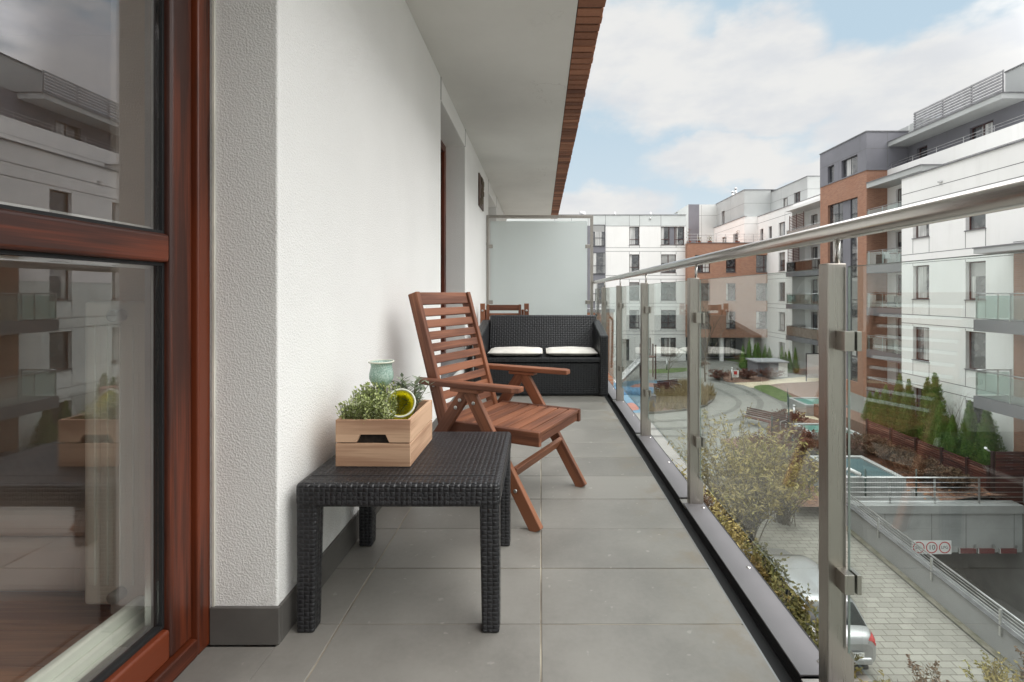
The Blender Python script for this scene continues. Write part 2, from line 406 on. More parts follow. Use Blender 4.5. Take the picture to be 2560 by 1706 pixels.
def leafmat(name, a, b, c=None, ns=6.0, rough=0.6, trans=0.3):
    m, t, p, o = newmat(name)
    v = coords(t, 'gr')
    n = t.noise(v, ns, 3, 0.6); w = t.node('ShaderNodeTexWhiteNoise'); t.l.new(v, w.inputs[0])
    k = t.m('ADD', t.m('MULTIPLY', n, 0.6), t.m('MULTIPLY', w.outputs[0], 0.4))
    col = t.mix(t.ramp(k, 0.3, 0.7), a, b)
    if c: col = t.mix(t.ramp(t.noise(v, ns * 0.4, 2), 0.5, 0.65, 0, 0.8), col, c)
    t.l.new(col, p.inputs['Base Color']); p.inputs['Roughness'].default_value = rough; p.inputs['Specular IOR Level'].default_value = 0.25
    tl = t.node('ShaderNodeBsdfTranslucent'); t.l.new(col, tl.inputs[0])
    mx = t.node('ShaderNodeMixShader'); mx.inputs[0].default_value = trans; t.l.new(p.outputs[0], mx.inputs[1]); t.l.new(tl.outputs[0], mx.inputs[2]); t.l.new(mx.outputs[0], o.inputs[0])
    return m
M['thuja'] = leafmat('thuja_scale_leaves', (0.07, 0.15, 0.032, 1), (0.22, 0.36, 0.085, 1), (0.20, 0.25, 0.06, 1), 5)
M['willow_leaf'] = leafmat('yellowing_leaves', (0.24, 0.19, 0.07, 1), (0.47, 0.38, 0.15, 1), (0.30, 0.28, 0.10, 1), 2)
M['hedge_leaf'] = leafmat('evergreen_hedge_leaves', (0.05, 0.06, 0.02, 1), (0.18, 0.16, 0.05, 1), (0.22, 0.15, 0.05, 1), 3)
M['red_leaf'] = leafmat('barberry_leaves', (0.10, 0.035, 0.028, 1), (0.22, 0.09, 0.06, 1), (0.17, 0.11, 0.07, 1), 3)
M['brown_leaf'] = leafmat('dry_brown_leaves', (0.11, 0.07, 0.045, 1), (0.22, 0.14, 0.085, 1), (0.20, 0.10, 0.06, 1), 3)
M['grass_blade'] = leafmat('dry_ornamental_grass', (0.24, 0.18, 0.09, 1), (0.42, 0.34, 0.19, 1), None, 3)
M['bark'] = plain('grey_brown_bark', (0.17, 0.14, 0.10, 1), 0.9, var=0.25, vs=8)
M['birch'] = plain('pale_bark', (0.17, 0.145, 0.115, 1), 0.9, var=0.25, vs=8)
# ---------------------------------------------------------------- own building, balcony
WX = -0.744                                     # face of the balcony wall
own = thing('apartment_building', "own apartment building's white rendered balcony wall with a brown framed window and brick edged soffit", 'building', (WX, 1.4, 0))
def wallpiece(mb, y0, y1, z0, z1): mb.box(-1.06, WX, y0, y1, z0, z1)
wl = MB()
wallpiece(wl, 1.40, 3.68, 0, 2.6); wallpiece(wl, 4.87, 7.0, 0, 2.6); wallpiece(wl, 8.3, 10.7, 0, 2.6); wallpiece(wl, -4, -1.2, 0, 2.6)
for a, b in ((3.68, 4.87), (7.0, 8.3)):
    wallpiece(wl, a, b, 0, 0.35); wallpiece(wl, a, b, 2.43, 2.6)
wallpiece(wl, -1.2, 1.40, 2.43, 2.6)
wall = wl.build('wall', M['stucco'], own, True, 0.006, 2)
# corner bead
MB().box(-0.9265, -0.9205, 1.3945, 1.3995, 0.105, 2.43).build('corner_bead', plain('cream_sealant', (0.72, 0.70, 0.62, 1), 0.6), wall, True)
sk = MB()
sk.box(-0.93, WX + 0.009, 1.389, 1.3998, 0.0, 0.105)
y = 1.389
while y < 10.6:
    e = min(y + 0.597, 10.65); sk.box(WX + 0.0005, WX + 0.0095, y + (0 if y > 1.4 else 0.0115), e, 0, 0.105); y += 0.60
sk.build('skirting', M['skirt'], own, True, 0.002)
# shadow gap at the lintels
for yy in (3.685, 4.865, 7.01, 8.29): MB().box(WX - 0.01, WX + 0.002, yy - 0.004, yy + 0.004, 2.43, 2.599).build('expansion_joint', M['joint'], wall, True)
sf = MB(); sf.box(-1.6, 0.205, -4, 10.7, 2.6, 2.86)
sf.build('soffit', M['soffit'], own, True, 0.004)
# brick edge of the storey above: real bricks bedded in dark mortar
bt, t, p, o_ = newmat('edge_bricks')
g_ = coords(t, 'gr'); n_ = t.noise(g_, 0.35, 0); n2_ = t.noise(coords(t, 'obj'), 45, 4)
t.l.new(t.mix(t.m('MULTIPLY_ADD', t.m('SUBTRACT', n2_, 0.5), 0.7, t.ramp(n_, 0.3, 0.7)), rgb(104, 66, 50), rgb(160, 110, 84)), p.inputs['Base Color']); p.inputs['Roughness'].default_value = 0.85
t.l.new(t.bump(n2_, 0.5, 0.004), p.inputs['Normal'])
bk = MB(); y = -3.95
rb = random.Random(5)
while y < 10.65:
    j = rb.uniform(-0.003, 0.003); r = rb.uniform(0, 400)
    v = len(bk.v); bk.box(0.2085, 0.358 + j, y, y + 0.071 + rb.uniform(-.002, .002), 2.598 + j * 0.5, 2.84)
    bk.g[v:] = [(r, r, r)] * 8
    y += 0.0855
bk.box(0.207, 0.349, -3.97, 10.68, 2.606, 2.835, 1)
bk.build('brick_trim', [bt, plain('dark_mortar', (0.035, 0.03, 0.028, 1), 0.95)], own, True, 0.003)
# storeys above and below, interior
ms = MB(); ms.box(-6, -0.745, -4, 12, 2.861, 6.2); ms.box(-6, 0.35, -4, 10.7, -8.3, -0.27)
ms.build('building_mass', M['stucco'], own, True)
rm = MB()
wallc = plain('beige_room_wall', (0.74, 0.66, 0.56, 1), 0.9, var=0.05)
rm.box(-5.2, -1.151, -3.9, -3.8, -0.02, 2.6); rm.box(-5.2, -5.1, -3.8, 4.5, -0.02, 2.6); rm.box(-5.1, -1.151, 4.5, 4.6, -0.02, 2.6)
rm.box(-5.1, -1.6, -3.8, 4.5, 2.5, 2.6); rm.box(-1.32, -1.0605, 1.52, 1.62, 0.0, 2.5); rm.box(-5.1, -1.34, 2.9, 3.0, 0.0, 2.5)
rm.build('interior_wall', wallc, own, True)
fl = MB()
yy = -3.8
while yy < 4.4: fl.box(-5.1, -1.16, yy, yy + 0.136, -0.1, 0.005, ax=0); yy += 0.138
fl.build('interior_floor', woodmat('oak_parquet', rgb(140, 84, 44), rgb(190, 126, 74), 0.8, 0.35, 0.05), own, True)

# --- near balcony door: outer frame, sash, gasket, glass
win = MB(); W = M['red_wood']
def frame_step(mb, x0, x1, ya, yb, za, zb, w):
    mb.box(x0, x1, yb - w, yb, za, zb, ax=2); mb.box(x0, x1, ya, ya + w, za, zb, ax=2)
    mb.box(x0, x1, ya + w, yb - w, za, za + w, ax=1); mb.box(x0, x1, ya + w, yb - w, zb - w, zb, ax=1)
frame_step(win, -1.02, -0.932, -1.2, 1.398, 0.0, 2.43, 0.050)
door = win.build('window', W, own, True, 0.006, 3)
sash = MB(); frame_step(sash, -1.01, -0.945, -0.05, 1.345, 0.053, 2.377, 0.080)
sash.box(-1.008, -0.9465, 0.030, 1.265, 1.066, 1.138, ax=1)
sash.build('sash', W, door, True, 0.009, 3)
s2 = MB(); frame_step(s2, -1.01, -0.945, -1.147, -0.056, 0.053, 2.377, 0.080); s2.build('sash', W, door, True, 0.009, 3)
gk = MB()
for za, zb in ((0.133, 1.066), (1.138, 2.297)): frame_step(gk, -0.982, -0.962, 0.030, 1.2655, za + 0.0005, zb - 0.0005, 0.008)
gk.build('gasket', M['black'], door, True)
# spacer bars of the double glazing, seen edge on
sp = MB()
for za, zb in ((0.142, 1.057), (1.147, 2.288)): frame_step(sp, -0.999, -0.983, 0.039, 1.2565, za, zb, 0.008)
sp.build('spacer_bar', plain('aluminium_spacer', (0.62, 0.63, 0.63, 1), 0.35, metal=0.8), door, True)
for za, zb in ((0.1415, 1.0575), (1.1465, 2.2885)):
    MB().box(-0.974, -0.970, 0.0385, 1.257, za, zb).build('pane', M['door_glass'], door, True)
MB().box(-0.974, -0.970, -1.066, -0.137, 0.134, 2.296).build('pane', M['door_glass'], door, True)
ins = MB(); wp = plain('white_pvc', (0.80, 0.86, 0.80, 1), 0.35, var=0.02)
ins.box(-1.045, -1.012, -1.2, 1.334, 0.085, 0.128); ins.box(-1.060, -1.0452, -1.2, 1.333, 0.06, 0.152); ins.box(-1.082, -1.0602, -1.2, 1.332, 0.06, 0.178)
ins.build('threshold', wp, door, True, 0.006, 2)
rv = MB(); rv.box(-1.059, -1.021, 1.335, 1.3985, 0.0, 2.43)
rv.build('reveal', plain('white_reveal', (0.62, 0.60, 0.56, 1), 0.7, var=0.03), door, True, 0.004)
MB().box(-0.944, -0.938, 1.225, 1.262, 0.030, 0.042).build('drain_cap', M['black'], door, True, 0.002)
# --- two further windows of the wall, seen edge-on
for ya, yb in ((3.68, 4.87), (7.0, 8.3)):
    wn = MB(); frame_step(wn, -1.0, -0.932, ya + 0.002, yb - 0.002, 0.352, 2.428, 0.075); wn.box(-0.998, -0.934, (ya + yb) / 2 - .04, (ya + yb) / 2 + .04, 0.428, 2.352, ax=2)
    w_ = wn.build('window', W, own, True, 0.006)
    MB().box(-0.972, -0.966, ya + 0.078, yb - 0.078, 0.43, 2.35).build('pane', M['pane'], w_, True)
    sl = MB(); sl.box(-0.93, WX + 0.035, ya + 0.003, yb - 0.003, 0.352, 0.366); sl.box(WX + 0.027, WX + 0.035, ya + 0.003, yb - 0.003, 0.325, 0.3515)
    sl.build('sill', M['sill_grey'], w_, True, 0.002)
# brick pier at the far end of the block
pr = MB(); pr.box(0.86, 1.7, 11.6, 12.0, -8.0, 0.55); pr.box(0.83, 1.73, 11.57, 12.03, 0.551, 0.63, 1)
pr.build('brick_pier', [M['brick'], M['coping']], own, True)

# interior things
rad = thing('radiator', 'white flat panel radiator behind the glass of the balcony door', 'radiator', (-1.15, 1.42, 0))
rw = plain('radiator_enamel', (0.72, 0.72, 0.66, 1), 0.35, var=0.02)
MB().box(-1.30, -1.0751, 1.405, 1.50, 0.10, 0.965).build('panel', rw, rad, True, 0.012, 3)
gr = MB()
for k in range(5): gr.box(-1.282 + k * 0.036, -1.262 + k * 0.036, 1.3995, 1.4045, 0.16, 0.90)
gr.build('rib', rw, rad, True, 0.002)
for zz in (0.14, 0.925):
    MB().lathe([(0.0, 0.0), (0.017, 0.0), (0.017, 0.03), (0.012, 0.034), (0.0, 0.034)], 20).build('valve_cap', plain('grey_cap', (0.42, 0.42, 0.40, 1), 0.4), rad, False, loc=(-0.04, -0.015, zz)).rotation_euler = (R(90), 0, 0)
of = thing('ottoman', 'pale fabric ottoman seen dimly through the lower door pane', 'ottoman', (-1.75, 1.9, 0))
fb = plain('pale_fabric', (0.60, 0.52, 0.47, 1), 0.95, var=0.06, vs=3, bump=0.2, bs=200)
MB().box(-2.35, -1.43, 1.56, 2.3, 0.03, 0.21).build('base', fb, of, True, 0.04, 4)
MB().box(-2.36, -1.42, 1.55, 2.31, 0.213, 0.30).build('cushion', fb, of, True, 0.04, 4)

# --- floor
f = MB(); rt = random.Random(3)
y = 1.48 - 0.30 * 12
while y < 10.5:
    for x0, x1 in ((-0.742, -0.6025), (-0.5975, -0.0025), (0.0025, 0.6045)):
        r = rt.uniform(0, 300); v = len(f.v)
        f.box(x0, x1, y + 0.0022, y + 0.2978, -0.012, rt.uniform(-0.0006, 0.0006)); f.g[v:] = [(r, r, r)] * 8
    y += 0.30
y1_ = y
f.box(-0.743, 0.600, 1.48 - 3.6, y1_, -0.03, -0.0028, 1)
f.box(-0.96, -0.7435, -3, 1.385, -0.03, -0.0005, 0)
tag(f.build('balcony_floor', [M['tile'], M['grout']], None, False, 0.0012, 1), kind='structure')
sb = MB(); sb.box(-0.743, 0.662, -3.0, 10.7, -0.268, -0.0305); sb.box(0.60, 0.662, -3, 10.7, -0.268, -0.0303)
sb.box(0.663, 0.775, -3.0, 10.7, -0.268, -0.02); sb.box(0.6046, 0.6095, -3, 10.7, -0.0295, -0.002, 1)
tag(sb.build('balcony_slab', [M['black'], plain('aluminium_trim', (0.3, 0.3, 0.3, 1), 0.4, metal=0.9)]), kind='structure')

# --- railing
rl = thing('balcony_railing', 'stainless steel and clear glass railing along the balcony edge', 'railing', (0.72, 1.2, 0))
MB().tube([(0.73, -2.2, 1.14), (0.73, 6.78, 1.14)], 0.0222, 28).build('handrail', M['rail_steel'], rl, True)
PY = [0.11 - 1.11, 0.11, 1.212, 2.318, 3.42, 4.53, 5.64]
post0 = None
for i, py in enumerate(PY):
    if post0 is None:
        prof = [(0.690, -0.02), (0.755, -0.02), (0.755, 0.118), (0.736, 0.140), (0.736, 1.06), (0.690, 1.06)]
        post0 = MB().prism([(x - 0.72, -0.02, z) for x, z in prof], (0, 0.04, 0)).build('post', M['steel'], rl, False, 0.0025, 2)
        MB().tube([(0.006, 0, 1.055), (0.006, 0, 1.122)], 0.0062, 12).build('pin', M['pin'], post0)
        bs = MB(); bs.box(-0.058, 0.036, -0.05, 0.05, 0.0005, 0.006)
        bs.build('foot_plate', M['steel'], post0, False, 0.001)
        for zc in (0.875, 0.305):
            for sgn in (-1, 1):
                c = MB(); y0, y1 = (-0.055, -0.0195) if sgn < 0 else (0.0205, 0.056)
                c.box(-0.010, 0.0130, y0, y1, zc - 0.023, zc + 0.023); c.box(0.0190, 0.030, y0, y1, zc - 0.023, zc + 0.023); c.box(0.0125, 0.0195, y0 + (0.032 if sgn < 0 else 0.002), y1 - (0.002 if sgn < 0 else 0.032), zc - 0.018, zc + 0.018, 1)
                c.build('clamp', [M['steel'], M['black']], post0, False, 0.003, 2)
        po = post0
    else: po = copy_tree(post0, rl)
    po.location = (0, py - 1.2, 0)
for a, b in zip(PY, PY[1:] + [6.72]):
    g = MB(); g.box(0.7335, 0.7385, a + 0.032, b - 0.030, 0.128, 1.05)
    g.build('glass_panel', M['glass'], rl, True)
    e = MB(); e.box(0.7334, 0.7386, a + 0.0300, a + 0.0318, 0.128, 1.05); e.box(0.7334, 0.7386, b - 0.0298, b - 0.0280, 0.128, 1.05); e.box(0.7334, 0.7386, a + 0.03, b - 0.03, 1.0502, 1.0520)
    e.build('glass_edge', M['glass_edge'], rl, True)
    pl = MB(); pl.box(0.664, 0.7585, a + 0.056, b - 0.008, 0.006, 0.011); pl.box(0.664, 0.668, a + 0.056, b - 0.008, -0.05, 0.0055, 1)
    q = pl.build('kerb_plate', [M['plate'], M['black']], rl, True, 0.001, 1)
    for yy in (a + 0.10, (a + b) / 2, b - 0.06):
        MB().lathe([(0, 0.0035), (0.003, 0.0035), (0.0075, 0.0022), (0.0082, 0.0)], 14, (0.74, yy, 0.011)).build('screw', M['pin'], q, True)
ed = MB(); ed.box(0.7588, 0.7615, -2.5, 6.75, -0.06, 0.0095); ed.box(0.7618, 0.776, -2.5, 6.75, -0.06, -0.005)
ed.build('drip_edge', [M['black']], rl, True)

# --- privacy screen
SY = 6.76
scn = thing('privacy_screen', 'frosted glass privacy screen in a steel frame at the far end of the balcony', 'screen', (0, SY, 0))
fr = MB()
for xa, xb in ((-0.742, -0.712), (0.672, 0.712)): fr.box(xa, xb, SY - 0.02, SY + 0.02, 0.0, 2.015)
fr.box(-0.7118, 0.6718, SY - 0.02, SY + 0.02, 2.018, 2.055); fr.box(-0.742, -0.7122, SY - 0.02, SY + 0.02, 2.0155, 2.055); fr.box(0.672, 0.712, SY - 0.02, SY + 0.02, 2.0155, 2.055)
fr.build('frame', M['steel'], scn, True, 0.002)
MB().box(-0.690, 0.630, SY - 0.005, SY + 0.005, 0.06, 1.975).build('frosted_panel', M['frosted'], scn, True, 0.001)
for x, z in ((-0.69, 1.63), (-0.69, 0.87), (0.637, 1.63), (0.637, 0.87)):
    MB().box(x - 0.032, x + 0.034, SY - 0.018, SY - 0.0055, z - 0.025, z + 0.025).build('clamp', M['steel'], scn, True, 0.003)
for z in (1.66, 0.80):
    MB().box(-0.7435, -0.7425, SY - 0.055, SY + 0.015, z - 0.018, z + 0.018).build('wall_bracket', M['steel'], scn, True, 0.002)

# --- wall plaque
pq = thing('wall_plaque', 'dark brown carved wooden plaque on the white wall above the chair', 'wall decoration', (WX, 6.08, 2.2))
b = MB(); b.box(WX + 0.001, WX + 0.018, 5.86, 6.30, 2.03, 2.42, ax=2)
b.build('board', woodmat('dark_carved_wood', rgb(48, 34, 28), rgb(84, 62, 50)), pq, True, 0.006)
k = MB(); rk = random.Random(2)
for i in range(22):
    yy, zz = rk.uniform(5.9, 6.26), rk.uniform(2.07, 2.38); k.box(WX + 0.0185, WX + 0.028, yy - 0.025, yy + 0.025, zz - 0.03, zz + 0.03)
k.build('carving', M['bark'], pq, True, 0.008)
# --- broom handle in the corner behind the sofa
bh = MB().tube([(0.55, 6.45, 0.03), (0.6, 5.98, 0.66), (0.665, 5.92, 0.735)], 0.014, 10)
tag(bh.build('handle_bar', M['black']), 'black slanted handle sticking up behind the right end of the rattan sofa', 'handle')
# ---------------------------------------------------------------- furniture
# rattan side table
tb = thing('rattan_table', 'low black rattan table with square legs beside the white wall', 'table', (-0.416, 1.70, 0))
TX0, TX1, TY0, TY1 = -0.713, -0.118, 1.432, 1.985
t_ = MB(); t_.box(TX0, TX1, TY0, TY1, 0.366, 0.437)
t_.build('tabletop', M['rattan'], tb, True, 0.014, 4)
ap = MB()
ap.box(TX0 + 0.001, TX1 - 0.001, TY0 + 0.001, TY0 + 0.035, 0.366, 0.3978); ap.box(TX0 + 0.001, TX1 - 0.001, TY1 - 0.035, TY1 - 0.001, 0.366, 0.3978)
ap.box(TX0 + 0.001, TX0 + 0.035, TY0 + 0.0352, TY1 - 0.0352, 0.366, 0.3978); ap.box(TX1 - 0.035, TX1 - 0.001, TY0 + 0.0352, TY1 - 0.0352, 0.366, 0.3978)
ap = MB()
for zz in (0.379, 0.396):
    for i in range(34):
        x = TX0 + 0.07 + i * 0.0136; ap.box(x, x + 0.0035, TY0 - 0.0006, TY0 + 0.002, zz, zz + 0.011)
ap.build('slot_row', plain('painted_slot_light', (0.05, 0.05, 0.055, 1), 0.5), tb, True); ap = MB()  # slits in lighter grey: light passing through the gaps, painted as colour
for zz in (0.379, 0.396):
    for i in range(30):
        y = TY0 + 0.07 + i * 0.0136; ap.box(TX1 - 0.002, TX1 + 0.0006, y, y + 0.0035, zz, zz + 0.011)
ap.build('slot_row', plain('painted_slot_light', (0.05, 0.05, 0.055, 1), 0.5), tb, True)
sm = MB(); z = 0.4372
sm.box(TX0 + 0.02, TX1 - 0.02, TY0 + 0.062, TY0 + 0.0655, z, z + 0.0006); sm.box(TX1 - 0.066, TX1 - 0.0625, TY0 + 0.066, TY1 - 0.01, z, z + 0.0006)
sm.build('seam', M['black'], tb, True)
def rleg(x0, x1, y0, y1, ox, oy):
    mb = MB(); cx, cy = (x0 + x1) / 2, (y0 + y1) / 2; hx, hy = (x1 - x0) / 2, (y1 - y0) / 2; v = []; n = 4
    for i in range(n + 1):
        z = 0.395 * i / n; e = 1 - i / n; k = 1 - 0.12 * e; ax, ay = cx + ox * 0.012 * e, cy + oy * 0.006 * e
        v += [(ax - hx * k, ay - hy * k, z), (ax + hx * k, ay - hy * k, z), (ax + hx * k, ay + hy * k, z), (ax - hx * k, ay + hy * k, z)]
    mb.add(v, [(3, 2, 1, 0), (4 * n, 4 * n + 1, 4 * n + 2, 4 * n + 3)] + [(4 * i + a, 4 * i + (a + 1) % 4, 4 * i + 4 + (a + 1) % 4, 4 * i + 4 + a) for i in range(n) for a in range(4)])
    return mb
L = 0.058
for (xa, ya, ox, oy) in ((TX0 + 0.003, TY0 + 0.003, -1, -1), (TX1 - 0.003 - L, TY0 + 0.003, 1, -1), (TX0 + 0.003, TY1 - L - 0.003, -1, 1), (TX1 - 0.003 - L, TY1 - L - 0.003, 1, 1)):
    rleg(xa, xa + L, ya, ya + L, ox * 0.3, oy * 0.3).build('leg', M['rattan'], tb, True, 0.007, 3)

# crate
TZ = 0.4384
cr = thing('wooden_crate', 'small pine crate with a cut-out handle standing on the black rattan table', 'crate', (-0.531, 1.72, TZ), R(-0.8))
cw = M['crate_wood']; X, Yh = 0.119, 0.150
def front(mb, y0, y1):
    pts = [(-X, 0.076), (-0.052, 0.076), (-0.040, 0.101), (0.040, 0.101), (0.052, 0.076), (X, 0.076), (X, 0.148), (-X, 0.148)]
    mb.prism([(x, y0, z) for x, z in pts], (0, y1 - y0, 0)); mb.g = [(p[0], p[2], p[1]) for p in mb.v]
    return mb
front(MB(), -Yh, -Yh + 0.011).build('front_board', cw, cr, False, 0.0012)
MB().box(-X, X, -Yh, -Yh + 0.011, 0.0, 0.0725).build('front_board', cw, cr, False, 0.0012)
front(MB(), Yh - 0.011, Yh).build('back_board', cw, cr, False, 0.0012)
MB().box(-X, X, Yh - 0.011, Yh, 0.0, 0.0725).build('back_board', cw, cr, False, 0.0012)
for sx in (-1, 1):
    for z0, z1 in ((0, 0.0725), (0.0755, 0.148)):
        a, b = sorted((sx * X, sx * (X - 0.011))); MB().box(a, b, -Yh + 0.0115, Yh - 0.0115, z0, z1, ax=1).build('side_board', cw, cr, False, 0.0012)
MB().box(-X + 0.0115, X - 0.0115, -Yh + 0.0115, Yh - 0.0115, 0.002, 0.010, ax=1).build('bottom_board', cw, cr)
MB().box(-X + 0.0125, X - 0.0125, -Yh + 0.0125, Yh - 0.0125, 0.0105, 0.098).build('soil', plain('dark_potting_soil', (0.02, 0.015, 0.011, 1), 0.95, var=0.3, vs=60, bump=0.6, bs=80), cr)

def leaf(mb, p, d, L, w, n=None, mi=0, r=None, fold=0.0):
    """a pointed leaf of four faces folded along its midrib"""
    d = Vector(d).normalized(); n = Vector(n if n is not None else (random.gauss(0, 1), random.gauss(0, 1), random.gauss(0, 1)))
    sd = d.cross(n)
    if sd.length < 1e-4: sd = d.orthogonal()
    sd.normalize(); up = sd.cross(d); p = Vector(p)
    g = r if r is not None else (random.random() * 90, random.random() * 90, random.random() * 90)
    a = p; b = p + d * (L * 0.45) + sd * (w / 2) + up * fold * w; c = p + d * L; e = p + d * (L * 0.45) - sd * (w / 2) + up * fold * w
    mb.add([a, b, c, e], [(0, 1, 2), (0, 2, 3)], [g] * 4, mi)
herb = leafmat('pale_green_herb', (0.24, 0.31, 0.08, 1), (0.58, 0.64, 0.30, 1), (0.76, 0.77, 0.58, 1), 14, trans=0.25)
sage = leafmat('grey_green_sage', (0.13, 0.165, 0.11, 1), (0.34, 0.39, 0.28, 1), None, 9, trans=0.15)
stemm = plain('green_stem', (0.12, 0.13, 0.05, 1), 0.8)
rh = random.Random(11)
pt = thing('bushy_plant', 'bushy pale green herb growing in the front of the pine crate', 'plant', (-0.575, 1.66, TZ + 0.098))
lm, st = MB(), MB()
for i in range(300):
    bx, by = rh.uniform(-0.066, 0.078), rh.uniform(-0.072, 0.10)
    hgt = 0.105 * (1 - 0.5 * min(1, ((bx - 0.005) / 0.085) ** 2)) * rh.uniform(0.55, 1.1) + (0.035 if by > 0 else 0.012)
    tip = Vector((bx * 1.12 + rh.gauss(0, .010), by * 1.12 + rh.gauss(0, .010), hgt)); base = Vector((bx, by, 0.0))
    st.tube([base, (base + tip) / 2 + Vector((rh.gauss(0, .004), rh.gauss(0, .004), 0)), tip], [0.0012, 0.001, 0.0006], 4, cap=False)
    rr = (rh.uniform(0, 3) + bx * 8, by * 8, hgt * 8)
    for k in range(16):
        f_ = 0.3 + 0.7 * k / 15; q = base.lerp(tip, f_); a = k * 2.4
        leaf(lm, q, (math.cos(a), math.sin(a), rh.uniform(0.25, 0.9)), rh.uniform(0.010, 0.017), rh.uniform(0.0055, 0.0085), (0, 0, 1), 0, (rr[0] + k * .31, rr[1], rr[2]))
lm.build('foliage', herb, pt); st.build('stem', stemm, pt)
sg = thing('sage_plant', 'grey green broad leaved sprig at the back right corner of the pine crate', 'plant', (-0.468, 1.80, TZ + 0.098))
lm, st = MB(), MB()
for i in range(24):
    a0 = rh.uniform(0, 6.28); rad_ = rh.uniform(0.015, 0.075); tip = Vector((math.cos(a0) * rad_ - .008, math.sin(a0) * rad_ * 0.9, rh.uniform(0.07, 0.145)))
    st.tube([(0, 0, 0), tip * 0.5 + Vector((0, 0, .012)), tip], [0.0018, 0.0014, 0.001], 5, cap=False)
    for k in range(8):
        q = tip * (0.45 + 0.55 * k / 7); a = k * 2.1 + a0
        leaf(lm, q, (math.cos(a), math.sin(a), rh.uniform(0.2, 0.9)), rh.uniform(0.028, 0.042), rh.uniform(0.011, 0.016), (0, 0, 1), 0, None, 0.12)
lm.build('foliage', sage, sg); st.build('stem', stemm, sg)

def mosaic(name, a, b, c, scale=330, trans=0.3):
    m, t, p, o = newmat(name); v = coords(t, 'obj')
    vo = t.node('ShaderNodeTexVoronoi'); t.l.new(v, vo.inputs['Vector']); vo.inputs['Scale'].default_value = scale
    vd = t.node('ShaderNodeTexVoronoi', feature='DISTANCE_TO_EDGE'); t.l.new(v, vd.inputs['Vector']); vd.inputs['Scale'].default_value = scale
    sep = t.node('ShaderNodeSeparateColor'); t.l.new(vo.outputs['Color'], sep.inputs[0])
    col = t.mix(t.ramp(sep.outputs[0], 0.1, 0.9), a, b); col = t.mix(t.ramp(vd.outputs[0], 0.02, 0.09, 0.7, 0), col, c)
    t.l.new(col, p.inputs['Base Color']); p.inputs['Roughness'].default_value = 0.16
    t.l.new(t.bump(t.ramp(vd.outputs[0], 0.0, 0.12), 0.5, 0.002), p.inputs['Normal'])
    tl = t.node('ShaderNodeBsdfTranslucent'); t.l.new(col, tl.inputs[0]); mx = t.node('ShaderNodeMixShader'); mx.inputs[0].default_value = trans
    t.l.new(p.outputs[0], mx.inputs[1]); t.l.new(tl.outputs[0], mx.inputs[2]); t.l.new(mx.outputs[0], o.inputs[0])
    return m
def goblet(name, label, cat, loc, rot, mat, k=1.0):
    g = thing(name, label, cat, loc); g.rotation_euler = rot
    pr = [(0.030, 0.002), (0.030, 0.0), (0.024, 0.008), (0.010, 0.016), (0.009, 0.028), (0.018, 0.036), (0.034, 0.048), (0.042, 0.064), (0.0425, 0.080), (0.039, 0.096), (0.0365, 0.108), (0.0375, 0.118), (0.041, 0.1235)]
    MB().lathe([(r * k, z * k) for r, z in pr + [(0.0395, 0.1245), (0.0345, 0.117), (0.0335, 0.108), (0.036, 0.096), (0.0395, 0.08), (0.039, 0.064), (0.031, 0.051), (0.0, 0.042)]], 40).build('bowl', mat, g)
    rim = [(0.0425 + 0.0032 * math.cos(a), 0.1245 + 0.0032 * math.sin(a)) for a in [i * math.pi / 6 for i in range(13)]]
    MB().lathe([(r * k, z * k) for r, z in rim], 40).build('rim', plain('pale_glazed_rim', (0.66, 0.68, 0.58, 1), 0.2, var=0.08, vs=30), g)
    return g
goblet('glass_goblet', 'mint green mosaic glass candle holder standing upright at the back of the crate', 'candle holder', (-0.566, 1.757, TZ + 0.185), (0, 0, 0),
       mosaic('mint_mosaic', (0.38, 0.58, 0.50, 1), (0.72, 0.86, 0.79, 1), (0.28, 0.40, 0.35, 1)), 0.98)
gb = goblet('glass_goblet', 'yellow mosaic glass candle holder tipped over at the front right of the crate', 'candle holder', (-0.506, 1.79, 0.556), Vector((0.22, -0.80, 0.42)).to_track_quat('Z', 'Y').to_euler(),
       mosaic('yellow_mosaic', (0.78, 0.72, 0.05, 1), (0.95, 0.90, 0.18, 1), (0.62, 0.56, 0.03, 1), 250, 0.8), 1.1)
# ---------------------------------------------------------------- wooden armchair
CW = M['chair_wood']
ch = thing('wooden_armchair', 'reddish brown slatted wooden armchair with a reclining back in front of the sofa', 'armchair', (0.0975, 2.295, 0), math.atan2(-0.43, 0.9))
def pc(name, p0, p1, w, h, up=(0, 0, 1), par=None, bev=0.004): return MB().bar(p0, p1, w, h, up).build(name, CW, par or ch, False, bev, 2)
def bolt(par, p, ax, r=0.0085):
    mb = MB().lathe([(0, 0.004), (r * .55, 0.004), (r, 0.002), (r, 0)], 14); o = mb.build('bolt', M['bolt'], par, False, loc=p); o.rotation_euler = ax; return o
seat = MB()
for k in range(8):
    x = -0.028 - k * 0.057; seat.bar((x, -0.218, 0.393), (x, 0.218, 0.393), 0.049, 0.016)
seat = seat.build('seat', CW, ch, False, 0.003, 2)
for s in (-1, 1): MB().bar((0.0, s * 0.2315, 0.372), (-0.46, s * 0.2315, 0.372), 0.026, 0.062).build('side_rail', CW, seat, False, 0.004, 2)
MB().bar((-0.02, -0.218, 0.366), (-0.02, 0.218, 0.366), 0.022, 0.037).build('front_rail', CW, seat, False, 0.004, 2)
